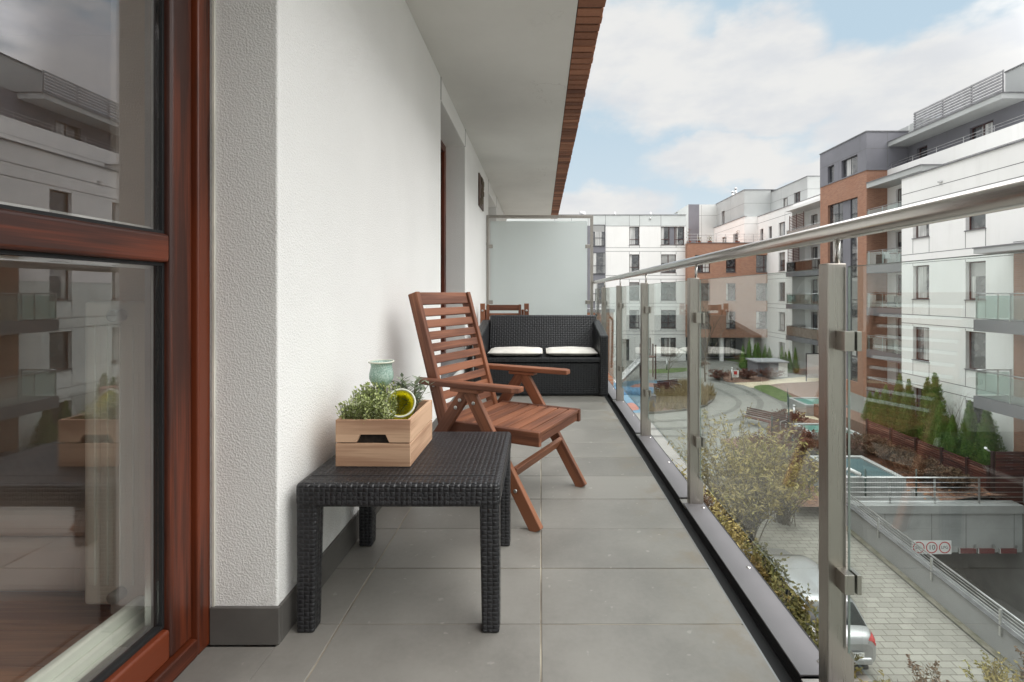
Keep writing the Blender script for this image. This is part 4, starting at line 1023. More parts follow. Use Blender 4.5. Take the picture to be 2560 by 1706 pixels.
# ===== B5: white building at the back
b5 = thing('apartment_building', 'white flat roofed apartment building across the far end with a dark grey window strip', 'building', (6, 53.5, -6.2))
c1, c2 = (9.54, 10.65), (12.96, 14.6)
R6 = (-1, 0, 1, 2)
h5 = [(c1[0], c1[1], 0.25 + LV(k), 2.22 + LV(k)) for k in R6] + [(c2[0], c2[1], 0.25 + LV(k), 2.22 + LV(k)) for k in R6[:3]] + [(12.96, 15.5, 6.25, 8.22)]
h5 += [(12.96, 14.6, -5.75, -3.78), (8.62, 9.55, -6.6, -3.95), (10.9, 11.9, -5.6, -3.8)]
h5 += [(x, x + 1.1, 0.25 + LV(k), 2.22 + LV(k)) for x in (-1.5, -5.5) for k in (-2, -1, 0, 1, 2)]
hj5 = [v + LV(k) for k in (-1, 0, 1, 2) for v in (-0.06, -0.45)]
vj5 = [(u, LV(k) + 2.23, LV(k) + 2.5) for u in (*c1, *c2) for k in R6] + [(u, LV(k) - .05, LV(k) + .24) for u in (*c1, *c2) for k in R6]
m5 = facade('Y', 53.5, -12, 15.65, -7, 8.27, h5, 0.2, hj5, vj5, None, 0.04)
m5.quad((15.65, 53.5, -7), (15.65, 66, -7), (15.65, 66, 9.5), (15.65, 53.5, 9.5)); m5.quad((-12, 53.5, 9.3), (15.65, 53.5, 9.3), (15.65, 66, 9.3), (-12, 66, 9.3))
m5.build('wall', WF, b5, True)
facade('Y', 53.49, -12.01, 15.66, 8.271, 9.46, (), .2, [8.29], [(u, 8.3, 9.44) for u in (1.5, 3.3, 5.1, 6.96, 9.54, 10.65, 12.96)], None, .035).build('parapet', [M['pale_panel'], M['joint']], b5, True)
MB().box(-12.05, 15.7, 53.44, 53.8, 9.461, 9.52).build('coping', M['coping'], b5, True)
for h in h5:
    w = h[1] - h[0]
    if w > 2: window(b5, 'Y', 53.5, *h, (0.36, 0.60, 0.66), 0.3, 'win_frame', blank=(1,))
    elif h[2] == -6.6: window(b5, 'Y', 53.5, *h, (), 0.85, 'win_frame_grey', sill=False)
    else: window(b5, 'Y', 53.5, *h, (0.5,) if w > 1.3 else (), 0.3)
MB().box(5.0, 6.96, 53.38, 53.488, -6.0, 8.27).build('cladding', M['grey_clad'], b5, True)
for k in (-2, -1, 0, 1, 2):
    window(b5, 'Y', 53.2, 5.55, 6.9, LV(k) + .1, LV(k) + 2.4, (), 0.38, 'win_frame_grey', 0.10, False)
vt = MB()
for x in (8.1, 12.0): vt.tube([(x, 54.2, 9.3), (x, 54.2, 9.9)], .09, 8)
vt.lathe([(0, .35), (.3, .3), (.35, 0), (.35, -.3), (0, -.3)], 14, (4.6, 55, 9.8)); vt.lathe([(0, 0), (.08, 0), (.08, .16), (0, .16)], 8, (11.8, 53.42, 9.0))
vt.build('roof_vent', M['far_steel'], b5, True)

# ===== balcony furniture across the courtyard
wht = plain('white_plastic', (0.75, 0.75, 0.74, 1), 0.4)
def patio_chair(name, label, x, y, z, rz, mat, group):
    t = thing(name, label, 'chair', (x, y, z), rz, group)
    MB().box(-.24, .24, -.24, .24, .40, .43).build('seat', mat, t)
    MB().bar((0.23, 0, .45), (.32, 0, .88), .46, .03, (1, 0, 0)).build('backrest', mat, t)
    for sx, sy in ((-1, -1), (1, -1), (1, 1), (-1, 1)): MB().tube([(sx * .21, sy * .21, .40), (sx * .25, sy * .24, 0)], .018, 6).build('leg', mat, t)
    return t
patio_chair('patio_chair', 'white chair left of the timber topped table on the tower side balcony', 23.9, 34.2, 3.0, R(60), wht, 'white chairs on the balcony beside the brick tower')
patio_chair('patio_chair', 'white chair right of the timber topped table on the tower side balcony', 23.9, 31.9, 3.0, R(-60), wht, 'white chairs on the balcony beside the brick tower')
pt_ = thing('patio_table', 'timber topped table between white chairs on the balcony beside the brick tower', 'table', (23.95, 33.1, 3.0))
MB().box(-.35, .35, -.5, .5, .68, .72).build('tabletop', M['chair_wood'], pt_)
for sx, sy in ((-1, -1), (1, -1), (1, 1), (-1, 1)): MB().bar((sx * .3, sy * .45, 0), (sx * .3, sy * .45, .68), .05, .05).build('leg', wht, pt_)
gs = thing('outdoor_sofa', 'grey cushioned outdoor sofa on the middle balcony beside the brick tower', 'sofa', (24.3, 33.4, 0.0))
gm_ = plain('grey_outdoor_fabric', (0.16, 0.17, 0.18, 1), 0.9)
MB().box(-.3, .4, -1, 1, .08, .40).build('seat', gm_, gs, False, .04); MB().box(.2, .42, -1, 1, .401, .85).build('backrest', gm_, gs, False, .04)
patio_chair('patio_chair', 'white chair on the clear glass balcony of the white wing', 24.2, 45.4, 0.0, R(20), wht, None)
# ---------------------------------------------------------------- courtyard
def gmat(name, a, b, vs=1.5, rough=0.9, bump=0.4, bs=40, bd=0.02): return plain(name, a, rough, col2=b, vs=vs, bump=bump, bs=bs, bd=bd)
def paver(name, c1, c2, mortar, bw, bh, ms, rot=0.0):
    m, t, p, o = newmat(name); v = coords(t, 'uv')
    mp = t.node('ShaderNodeMapping'); t.l.new(v, mp.inputs[0]); mp.inputs['Rotation'].default_value = (0, 0, rot)
    b = t.node('ShaderNodeTexBrick'); t.l.new(mp.outputs[0], b.inputs['Vector']); b.inputs['Scale'].default_value = 1.0
    b.inputs['Color1'].default_value = c1; b.inputs['Color2'].default_value = c2; b.inputs['Mortar'].default_value = mortar
    b.inputs['Mortar Size'].default_value = ms; b.inputs['Brick Width'].default_value = bw; b.inputs['Row Height'].default_value = bh
    n = t.noise(v, 0.55, 6, 0.65); s = t.ramp(n, 0.46, 0.72, 0, 0.55)
    c = t.mix(s, b.outputs[0], tuple(x * 0.5 for x in c1[:3]) + (1,))
    c = t.mix(t.m('MULTIPLY', t.noise(v, 40, 3), 0.25), c, tuple(x * 0.7 for x in c1[:3]) + (1,))
    t.l.new(c, p.inputs['Base Color']); p.inputs['Roughness'].default_value = 0.85; t.l.new(t.bump(t.m('SUBTRACT', 1.0, b.outputs[1]), 0.5, 0.008), p.inputs['Normal'])
    return m
M['path'] = paver('grey_green_pavers', (0.25, 0.25, 0.228, 1), (0.22, 0.22, 0.20, 1), (0.155, 0.155, 0.14, 1), 0.2, 0.1, 0.008)
M['drive'] = paver('beige_grey_pavers', (0.30, 0.285, 0.25, 1), (0.235, 0.222, 0.195, 1), (0.105, 0.093, 0.073, 1), 0.36, 0.21, 0.012)
M['band'] = gmat('dark_band_pavers', (0.12, 0.12, 0.11, 1), (0.16, 0.16, 0.145, 1), 3)
M['mulch'] = gmat('bark_mulch', (0.13, 0.075, 0.055, 1), (0.27, 0.16, 0.115, 1), 14, 0.95, 0.9, 22, 0.05)
M['lawn'] = gmat('lawn', (0.075, 0.115, 0.035, 1), (0.12, 0.165, 0.055, 1), 2.5, 0.95, 0.8, 60, 0.03)
M['sand'] = gmat('sand_path', (0.60, 0.52, 0.38, 1), (0.50, 0.43, 0.31, 1), 1.5)
M['blue_rubber'] = gmat('blue_rubber', (0.075, 0.145, 0.20, 1), (0.11, 0.19, 0.245, 1), 2)
M['red_rubber'] = gmat('red_rubber', (0.26, 0.12, 0.09, 1), (0.22, 0.105, 0.08, 1), 2)
M['pale_slab'] = paver('pale_kerb_slabs', (0.56, 0.54, 0.46, 1), (0.50, 0.48, 0.41, 1), (0.3, 0.28, 0.24, 1), 0.6, 0.5, 0.02)
M['concrete'] = plain('grey_concrete', (0.34, 0.345, 0.34, 1), 0.85, var=0.08, vs=0.8, bump=0.15, bs=40, stain=0.25)
M['dark_concrete'] = plain('dark_ramp_concrete', (0.16, 0.16, 0.155, 1), 0.9, var=0.15, vs=0.6, stain=0.3)
M['slats'] = woodmat('dark_red_brown_slats', rgb(62, 32, 28), rgb(98, 54, 46), 0.6, 0.6)
M['post_brown'] = plain('dark_brown_post', rgb(52, 30, 26), 0.6)

RX0, RX1, RY0, RY1 = 11.08, 17.5, 4.0, 26.0      # the garage ramp's opening in the ground
g = MB()
xs = [-600, -60, 0, RX0, RX1, 60, 600]; ys = [-600, -60, RY0, 12, 18, RY1, 42, 70, 200, 900]
for a, b in zip(xs, xs[1:]):
    for p, q in zip(ys, ys[1:]):
        if a >= RX0 and b <= RX1 and p >= RY0 and q <= RY1: continue
        g.quad((a, p, zg(p)), (b, p, zg(p)), (b, q, zg(q)), (a, q, zg(q)))
tag(g.build('ground', M['path']), kind='structure')
def patch(name, pts, mat, dz, kind='structure'):
    """a ground sheet draped over the slope: cut at the slope's break lines by triangulation on a fine outline"""
    import mathutils.geometry as mg
    out = []
    for a, b in zip(pts, pts[1:] + pts[:1]):
        n = max(1, int((Vector(b) - Vector(a)).length / 0.8))
        out += [Vector(a).lerp(Vector(b), i / n) for i in range(n)]
    tris = mg.tessellate_polygon([[Vector((p.x, p.y, 0)) for p in out]])
    mb = MB(); mb.add([(p.x, p.y, zg(p.y) + dz) for p in out], [tuple(t_) for t_ in tris])
    return tag(mb.build(name, mat), kind=kind)
def smooth(pts, n=6):
    out = []; k = len(pts)
    for i in range(k):
        p0, p1, p2, p3 = (Vector(pts[(i + j - 1) % k]) for j in range(4))
        for s in range(n):
            t = s / n; out.append(0.5 * ((2 * p1) + (-p0 + p2) * t + (2 * p0 - 5 * p1 + 4 * p2 - p3) * t * t + (-p0 + 3 * p1 - 3 * p2 + p3) * t ** 3))
    return out
def zpoly(l): return [z2(*q) for q in l]
patch('driveway', [(5.4, 4, 0), (10.86, 4, 0), (10.86, 18.1, 0), (10.4, 22, 0), (5.9, 22, 0), (5.4, 16, 0)], M['drive'], 0.006)
patch('pavement', [Vector((4.6, 15.5, 0)), Vector((5.75, 15.5, 0)), Vector((5.75, 31, 0)), Vector((4.6, 31, 0))], M['pale_slab'], 0.010)
patch('pavement', [Vector((10.862, 4, 0)), Vector((11.06, 4, 0)), Vector((11.06, 18, 0)), Vector((10.862, 18, 0))], gmat('mossy_kerb', (0.22, 0.20, 0.16, 1), (0.12, 0.115, 0.075, 1), 3), 0.05)
isl = smooth(zpoly([(455, 920), (700, 905), (960, 872), (1080, 815), (1115, 755), (1060, 695), (960, 655), (820, 640), (690, 690), (560, 760), (480, 850)]))
patch('planting_bed', isl, M['mulch'], 0.03)
pg_ = smooth(zpoly([(60, 640), (300, 600), (640, 596), (700, 640), (640, 730), (540, 850), (440, 905), (270, 900), (120, 800)]))
patch('playground', pg_, M['blue_rubber'], 0.012)
patch('playground', smooth(zpoly([(290, 660), (360, 632), (480, 620), (600, 635), (650, 668), (600, 695), (440, 700), (320, 690)])), M['red_rubber'], 0.020)
patch('playground', smooth(zpoly([(255, 830), (310, 815), (360, 840), (380, 880), (300, 890), (265, 870)])), M['red_rubber'], 0.020)
patch('lawn', smooth(zpoly([(465, 495), (640, 480), (840, 472), (845, 503), (700, 520), (560, 526), (470, 518)])), M['lawn'], 0.02)
patch('planting_bed', smooth(zpoly([(1203, 580), (1225, 535), (1290, 500), (1400, 500), (1540, 530), (1650, 570), (1650, 600), (1500, 612), (1330, 618), (1240, 608)])), M['mulch'], 0.03)
patch('planting_bed', smooth(zpoly([(1190, 372), (1350, 372), (1480, 420), (1480, 500), (1390, 470), (1360, 420), (1230, 395)])), M['lawn'], 0.02)
patch('sand_path', smooth(zpoly([(1315, 624), (1500, 606), (1660, 592), (2100, 552), (2200, 560), (2150, 600), (1800, 622), (1640, 642), (1500, 668), (1400, 640)])), M['sand'], 0.015)
patch('lawn', smooth(zpoly([(1505, 662), (1640, 640), (1780, 690), (1900, 770), (1890, 800), (1790, 800), (1650, 735)])), M['lawn'], 0.02)
patch('planting_bed', smooth(zpoly([(1640, 625), (1800, 612), (2150, 590), (2400, 640), (2400, 900), (2050, 890), (1900, 840), (1900, 770), (1790, 690)])), M['mulch'], 0.012)
patch('sand_path', smooth(zpoly([(1715, 972), (1780, 935), (1830, 880), (2100, 930), (2350, 990), (2350, 1030), (2080, 975), (1900, 958)])), M['sand'], 0.022)
patch('planting_bed', smooth(zpoly([(1690, 985), (1900, 960), (2100, 975), (2400, 1040), (2500, 1300), (2300, 1350), (2000, 1310), (1800, 1200), (1640, 1100)])), M['mulch'], 0.016)
def band(pts, w, dz=0.008):
    pts = [z2(*q) for q in pts]; fine = []
    for i in range(len(pts) - 1):
        p0 = pts[max(i - 1, 0)]; p1 = pts[i]; p2 = pts[i + 1]; p3 = pts[min(i + 2, len(pts) - 1)]
        for s in range(8):
            t = s / 8; fine.append(0.5 * ((2 * p1) + (-p0 + p2) * t + (2 * p0 - 5 * p1 + 4 * p2 - p3) * t * t + (-p0 + 3 * p1 - 3 * p2 + p3) * t ** 3))
    fine.append(pts[-1]); mb = MB(); L, Rr = [], []
    for i, p in enumerate(fine):
        d = (fine[min(i + 1, len(fine) - 1)] - fine[max(i - 1, 0)]); n = Vector((-d.y, d.x, 0)).normalized() * w / 2
        L.append((p.x + n.x, p.y + n.y, zg(p.y) + dz)); Rr.append((p.x - n.x, p.y - n.y, zg(p.y) + dz))
    for i in range(len(fine) - 1): mb.quad(Rr[i], Rr[i + 1], L[i + 1], L[i])
    return tag(mb.build('path_band', M['band']), kind='structure')
band([(455, 560), (700, 562), (960, 572), (1220, 620), (1420, 690), (1545, 770), (1572, 830), (1520, 905), (1400, 960), (1200, 1010), (960, 1050), (480, 1070)], 0.42)
band([(455, 595), (700, 600), (960, 632), (1150, 680), (1300, 755), (1362, 810), (1320, 870), (1180, 925), (960, 968), (480, 1000)], 0.36)
band([(455, 545), (800, 530), (1040, 545), (1204, 590)], 0.25)
band([(480, 1140), (960, 1130), (1400, 1060), (1720, 968), (1790, 920), (1815, 860), (1760, 800), (1640, 735), (1500, 668)], 0.34)
# low kerb round the grass island
kb = MB()
for a, b in zip(isl, isl[1:] + isl[:1]):
    kb.bar((a.x, a.y, zg(a.y) + .05), (b.x, b.y, zg(b.y) + .05), .08, .16)
tag(kb.build('kerb', M['band']), kind='structure')

# --- garage ramp
GY = 18.0
rp = MB(); n = 12
for i in range(n):
    a, b = RY0 + (GY - RY0) * i / n, RY0 + (GY - RY0) * (i + 1) / n
    za, zb = -7.75 - 2.9 * (i / n), -7.75 - 2.9 * ((i + 1) / n); rp.quad((RX0, a, za), (RX1, a, za), (RX1, b, zb), (RX0, b, zb))
rp.quad((RX0, GY, -10.65), (RX1, GY, -10.65), (RX1, RY1, -10.65), (RX0, RY1, -10.65))
tag(rp.build('ramp', M['dark_concrete']), kind='structure')
ge = thing('garage_entrance', 'concrete underground garage entrance with a wide beam under a steel railing', 'garage', (13.5, GY, -8.4))
be = MB(); be.box(11.26, RX1, GY, GY + .35, -8.42, -6.99); be.box(11.26, RX1, GY - .06, GY + .41, -6.989, -6.70)
for u in (12.5, 14.2, 15.45, 17.2): be.box(u - .012, u + .012, GY - .004, GY, -8.42, -6.99, 1)
be.build('beam', [M['concrete'], M['joint']], ge, True, 0.01)
iw = MB(); iw.box(RX1, RX1 + .3, RY0, RY1, -10.7, -6.9); iw.box(RX0 - .05, RX0 + .0, GY + .36, RY1, -10.7, -7.4); iw.box(RX0, RX1, RY1 - .2, RY1, -10.7, -6.9); iw.box(RX0, RX1, GY + .42, RY1 - .2, -6.99, -6.78)
iw.build('ramp_wall', M['dark_concrete'], ge, True)
rr = MB()
for i in range(6): z = -5.74 - i * .178; rr.tube([(11.15, GY + .1, z), (RX1 + 2, GY + .1, z)], .028 if i == 0 else .014, 8)
for x in (11.2, 12.78, 14.42, 16.05, 17.7): rr.box(x - .025, x + .025, GY + .12, GY + .16, -6.70, -5.76)
rr.build('railing', M['far_steel'], ge, True)
sg_ = thing('traffic_sign', 'white sign board with three red circles hanging on the garage beam', 'sign', (14.17, GY - .03, -8.22))
MB().box(-.72, .72, -.012, .012, -.24, .24).build('board', plain('white_sign', (0.82, 0.82, 0.81, 1), 0.4, var=0.02), sg_, False, .002)
redp = plain('sign_red', (0.55, 0.03, 0.03, 1), 0.4); blk = plain('sign_black', (0.02, 0.02, 0.02, 1), 0.5)
for i, s in enumerate(('2.0m', '10', 'LPG')):
    x = -.47 + i * .47
    ring = MB(); N = 40
    pr = [(.21, -.0165), (.21, -.0135), (.175, -.0135), (.175, -.0165), (.21, -.0165)]
    vs_ = []
    for a, d in pr: vs_ += [(x + a * math.cos(2 * math.pi * j / N), d, a * math.sin(2 * math.pi * j / N)) for j in range(N)]
    ring.add(vs_, [(k * N + j, k * N + (j + 1) % N, (k + 1) * N + (j + 1) % N, (k + 1) * N + j) for k in range(4) for j in range(N)])
    ring.build('red_ring', redp, sg_)
    text_mesh('lettering', s, .13 if i == 0 else (.25 if i == 1 else .15), blk, sg_, (x, -.0155, 0), (R(90), 0, 0), 0.001)
for i, (x0, x1) in enumerate(((15.16, 15.77), (15.84, 16.44), (16.62, 17.24))):
    t = thing('height_bar', 'red and white height warning bar hanging under the garage beam', 'sign', ((x0 + x1) / 2, GY - .04, -8.33), 0, 'red height bars under the garage beam')
    t['label'] = ['red height bar under the garage beam, next to the sign board', 'red height bar hanging in the middle under the garage beam', 'red height bar under the garage beam, farthest from the sign board'][i]
    h = (x1 - x0) / 2
    MB().box(-h, h, -.02, .02, -.10, .07).build('bar', plain('dark_red_bar', (0.13, 0.014, 0.018, 1), 0.5), t)
    MB().box(-h, -h + .03, -.022, .022, -.102, .072).build('white_end', wht, t); MB().box(h - .06, h + .04, -.01, .01, .04, .2).build('bracket', M['far_steel'], t)
cc = thing('security_camera', 'white bullet security camera on the railing above the garage', 'camera', (11.35, GY + .1, -5.72))
MB().tube([(-.12, 0, .0), (-.12, 0, .14), (-.02, 0, .2)], .025, 8).build('bracket', wht, cc)
MB().tube([(-.12, .05, .30), (.26, -.10, .12)], .07, 14).build('housing', wht, cc); MB().tube([(.255, -.098, .122), (.28, -.108, .11)], .055, 14).build('lens', M['black'], cc)

# ramp side wall with sloping rail
rw_ = thing('retaining_wall', 'grey concrete side wall of the garage ramp with a slim steel rail', 'wall', (11.17, 12, -7.7))
w0, w1 = 4.0, GY
def rz_(y): return -7.03 + (y - 11.3) * .0555
wm = MB()
for i in range(8):
    a, b = w0 + (w1 - w0) * i / 8, w0 + (w1 - w0) * (i + 1) / 8
    wm.add([(11.07, a, -10.9), (11.25, a, -10.9), (11.25, b, -10.9), (11.07, b, -10.9), (11.07, a, rz_(a)), (11.25, a, rz_(a)), (11.25, b, rz_(b)), (11.07, b, rz_(b))], MB.BF)
wm.build('wall', plain('rendered_ramp_wall', (0.34, 0.34, 0.345, 1), 0.85, var=0.05, vs=0.6, stain=0.15), rw_, True)
cpw = MB(); cpw.bar((11.16, w0, rz_(w0) + .015), (11.16, w1 - .08, rz_(w1) + .015), .30, .03); cpw.build('coping', M['coping'], rw_, True)
rl_ = MB()
for k in range(5): dz = .42 - k * .085; rl_.tube([(11.10, w0, rz_(w0) + dz), (11.10, w1, rz_(w1) + dz)], .026 if k == 0 else .012, 8)
for y in (7.6, 9.6, 11.9, 14.0, 16.2): rl_.box(11.02, 11.065, y - .025, y + .025, rz_(y) - .24, rz_(y) + .40)
rl_.build('railing', M['far_steel'], rw_, True)

# --- raised mulch bed behind the garage rail, rising to the slatted fence
bd_ = MB(); nx, ny = 14, 16; rbd = random.Random(4)
xs_ = [9.6 + (17.4 - 9.6) * i / nx for i in range(nx + 1)]; ys_ = [GY + .42 + (26.5 - GY - .42) * j / ny for j in range(ny + 1)]
def bedz(x, y):
    e = max(0, min(1, (x - 13.9) / 2.8)); e = e * e * (3 - 2 * e)
    return max(-6.93 + 0.02 * (y - 18), zg(y) + .02) * (1 - e) + (-6.50) * e
vv = [(x, y, bedz(x, y) + rbd.uniform(-.03, .03)) for y in ys_ for x in xs_]
bd_.add(vv, [(j * (nx + 1) + i, j * (nx + 1) + i + 1, (j + 1) * (nx + 1) + i + 1, (j + 1) * (nx + 1) + i) for j in range(ny) for i in range(nx)], None, 0, True)
tag(bd_.build('planting_bed', M['mulch']), kind='structure')
bk_ = MB(); bk_.box(17.08, 18.48, 18.9, 31, -7.2, -5.92); tag(bk_.build('garden_bank', M['mulch']), kind='structure')

# slatted fence along the bank
FY0, FY1 = 18.72, 25.9
sf_ = thing('slatted_fence', 'long dark brown horizontal slat fence below the row of conifers', 'fence', (17, 22.3, -6.5))
bp_ = MB()
for i in range(9): z = -6.46 + i * .099; bp_.box(16.985, 17.012, FY0, FY1, z, z + .066, ax=1)
bp_.build('slat_panel', M['slats'], sf_, True)
for y in (18.8, 19.75, 21.0, 22.45, 24.05, 25.8): MB().box(16.95, 17.05, y - .05, y + .05, -6.7, -5.54, ax=2).build('post', M['post_brown'], sf_, True)
pf = thing('board_fence', 'tall dark brown horizontal board fence panel facing the garage ramp', 'fence', (18.6, 18.6, -6.9))
bp_ = MB()
for i in range(22): z = -7.0 + i * .11; bp_.box(17.08, 21.5, 18.58, 18.61, z - .35, z - .258)
bp_.build('slat_panel', M['slats'], pf, True)
for x in (16.98, 18.5, 20.0): MB().box(x, x + .1, 18.62, 18.71, -7.3, -4.96, ax=2).build('post', M['post_brown'], pf, True)
wl_ = thing('wall_light', 'small white spotlight on the corner of the board fence', 'light', (16.75, 18.62, -4.9))
MB().tube([(0.16, 0, -.06), (.05, 0, 0), (-.08, -.05, .10)], [.015, .03, .05], 10).build('lamp_head', wht, wl_)

# --- light wells with turquoise covers
turq = plain('turquoise_cover', (0.085, 0.215, 0.18, 1), 0.6, var=0.08, vs=0.6); teal = plain('teal_cover', (0.045, 0.095, 0.105, 1), 0.55, var=0.1, vs=0.6)
for lab, x0, x1, y0, y1, zt, zb, mt in (('grey framed light well with a dark teal cover beside the garage railing', 11.9, 14.25, 19.3, 22.0, -6.2, -7.2, teal),
        ('bright turquoise covered light well behind the red shrubs', 13.9, 16.4, 25.3, 27.5, -6.2, -7.0, turq), ('farthest bright turquoise light well beside the lawn', 16.6, 19.2, 31.0, 33.4, -6.0, -7.0, turq)):
    t = thing('light_well', lab, 'light well', ((x0 + x1) / 2, (y0 + y1) / 2, zb))
    mb = MB(); w = .22
    mb.box(x0, x1, y0, y0 + w, zb, zt); mb.box(x0, x1, y1 - w, y1, zb, zt); mb.box(x0, x0 + w, y0 + w, y1 - w, zb, zt); mb.box(x1 - w, x1, y0 + w, y1 - w, zb, zt)
    mb.build('frame', M['concrete'], t, True, .01); MB().box(x0 + w, x1 - w, y0 + w, y1 - w, zb + .1, zt - .07).build('cover', mt, t, True)

# green mesh fence round the beds
grn = plain('dark_green_coated_wire', (0.02, 0.05, 0.045, 1), 0.5)
mf = thing('mesh_fence', 'thin dark green wire mesh fence in front of the teal light well', 'fence', (12.2, 19.0, -6.9))
for x in (10.3, 12.45, 14.4): MB().tube([(x, 19.0, -7.1), (x, 19.0, -5.75)], .03, 8).build('post', grn, mf, True)
wm_ = MB()
for i in range(44): x = 10.3 + i * (4.1 / 43); wm_.tube([(x, 19.0, -6.95), (x, 19.0, -5.85)], .0035, 3, cap=False)
for i in range(5): z = -6.9 + i * .26; wm_.tube([(10.3, 19.0, z), (14.4, 19.0, z)], .005, 3, cap=False)
wm_.build('wire_mesh', grn, mf, True)
mf2 = thing('mesh_fence', 'dark green wire mesh fence beside the bright turquoise light wells', 'fence', (13.5, 28, -6.7))
pts_ = [Vector((12.1, 23.8, 0)), Vector((12.5, 26.8, 0)), Vector((14.2, 28.4, 0)), Vector((15.6, 31.2, 0)), Vector((17.0, 34.2, 0))]
wm_ = MB()
for a, b in zip(pts_, pts_[1:]):
    MB().tube([(a.x, a.y, zg(a.y) - .1), (a.x, a.y, zg(a.y) + 1.25)], .035, 8).build('post', grn, mf2, True)
    for i in range(26): q = a.lerp(b, i / 26); wm_.tube([(q.x, q.y, zg(q.y) + .1), (q.x, q.y, zg(q.y) + 1.15)], .0035, 3, cap=False)
    for k in range(4): wm_.tube([(a.x, a.y, zg(a.y) + .15 + k * .33), (b.x, b.y, zg(b.y) + .15 + k * .33)], .005, 3, cap=False)
wm_.build('wire_mesh', grn, mf2, True)

# --- kiosk, panel, slide, benches, bollards
kk = thing('utility_kiosk', 'flat roofed grey utility kiosk with one white end', 'kiosk', (20, 44.2, -6.3))
MB().box(18.85, 20.62, 43.0, 45.2, -6.4, -5.02).build('body', M['grey_clad'], kk, True); MB().box(20.621, 21.4, 42.98, 45.2, -6.4, -5.02).build('white_end', M['white_facade'], kk, True); MB().box(18.7, 21.5, 42.85, 45.3, -5.019, -4.9).build('roof', M['mid_grey_clad'], kk, True)
wd = thing('white_panel', 'white privacy panel in a thin dark frame below the brick tower balconies', 'panel', (22.6, 41, -6.3))
MB().box(22.0, 23.35, 40.97, 41.03, -6.0, -4.02).build('panel', M['white_facade'], wd, True)
fr_ = MB(); fr_.box(21.94, 21.999, 40.95, 41.05, -6.5, -3.95); fr_.box(22.0, 23.35, 40.95, 41.05, -4.019, -3.95); fr_.build('frame', M['win_frame_grey'], wd, True)

sl_ = thing('playground_slide', 'pale metal playground slide on the blue play surface', 'slide', tuple(z2(260, 640)))
b0 = sl_.location.copy()
ch2 = MB(); p0 = Vector((-.8, -.6, .25)); p1 = Vector((2.0, 2.4, 2.0))
ch2.bar(p0, p1, .55, .05); d_ = (p1 - p0).normalized(); sd_ = d_.cross(Vector((0, 0, 1))).normalized() * .29
for s in (-1, 1): ch2.bar(p0 + sd_ * s + Vector((0, 0, .1)), p1 + sd_ * s + Vector((0, 0, .1)), .05, .22)
ch2.build('chute', M['far_steel'], sl_); MB().box(1.7, 2.9, 2.2, 3.3, 1.9, 1.97).build('platform', M['slats'], sl_)
for x, y in ((1.75, 2.25), (2.85, 2.25), (2.85, 3.25), (1.75, 3.25)): MB().box(x - .05, x + .05, y - .05, y + .05, -.05, 3.0).build('post', M['slats'], sl_)
pd = thing('play_seat', 'blue rubber play mound on the playground surface', 'play equipment', tuple(z2(370, 715)))
mb = MB()
for k in range(5): mb.lathe([(0, .35), (.5, .33), (.75, .2), (.85, 0)], 16, ((k - 2) * .75, (k % 2) * .25, 0))
mb.build('mound', plain('blue_play_rubber', (0.06, 0.16, 0.27, 1), 0.6), pd)

def bench(label, p, rz, L=1.7):
    t = thing('park_bench', label, 'bench', tuple(p), rz)
    s_ = MB()
    for k in range(4): s_.box(-L / 2, L / 2, -.22 + k * .115, -.125 + k * .115, .43, .465)
    s_.build('seat', M['slats'], t); b_ = MB()
    for k in range(4): b_.bar((-L / 2, .27 + k * .035, .55 + k * .11), (L / 2, .27 + k * .035, .55 + k * .11), .03, .09)
    b_.build('backrest', M['slats'], t)
    for x in (-L / 2 + .12, L / 2 - .12):
        l_ = MB(); l_.bar((x, -.2, 0), (x, -.2, .43), .05, .05); l_.bar((x, .22, 0), (x, .40, .95), .05, .05); l_.bar((x, -.25, .42), (x, .25, .42), .05, .04); l_.bar((x, -.25, .64), (x, .3, .66), .05, .03); l_.bar((x, -.23, .42), (x, -.23, .64), .05, .04)
        l_.build('frame', M['far_steel'], t)
bp1 = z2(1600, 1060)
bench('dark wooden park bench with steel armrests at the path edge by red shrubs', bp1, R(-57), 2.6)
bench('dark wooden bench with its back to the dry grasses beside the playground', z2(690, 720), R(25), 1.9)
bench('bench at the front edge of the playground beside the litter bin', z2(640, 755), R(20), 1.5)
lb = thing('litter_bin', 'small dark square litter bin at the edge of the playground', 'bin', tuple(z2(513, 855)))
MB().box(-.2, .2, -.2, .2, 0.0, .75).build('body', M['grey_clad'], lb, False, .02); MB().box(-.23, .23, -.23, .23, .76, .80).build('lid', M['coping'], lb)
for i, (q, lab) in enumerate((((1293, 592), 'slim light bollard standing in the red shrub bed'), ((655, 495), 'slim light bollard at the strip of lawn across the path'), ((750, 385), 'white light bollard in front of the white back building'), ((1903, 1010), 'slim light bollard among the red shrubs'))):
    t = thing('light_bollard', lab, 'bollard', tuple(z2(*q))); MB().tube([(0, 0, 0), (0, 0, .95)], .07, 10).build('column', wht if i == 2 else M['far_steel'], t); MB().lathe([(0, 0), (.075, 0), (.075, .12), (0, .14)], 12, (0, 0, .951)).build('lamp_head', wht, t)
ws = thing('notice_sign', 'small white notice board with a red mark in the shrub bed', 'sign', tuple(z2(1327, 605)))
MB().box(-.28, .28, -.02, .02, .35, .95).build('board', wht, ws); MB().tube([(0, .03, 0), (0, .03, .9)], .025, 6).build('post', M['far_steel'], ws)
MB().box(-.14, .14, -.024, -.0205, .58, .86).build('red_mark', redp, ws)
ps = thing('parking_sign', 'small blue square parking sign seen through the twigs of the big bush', 'sign', (7.2, 17.0, zg(17)))
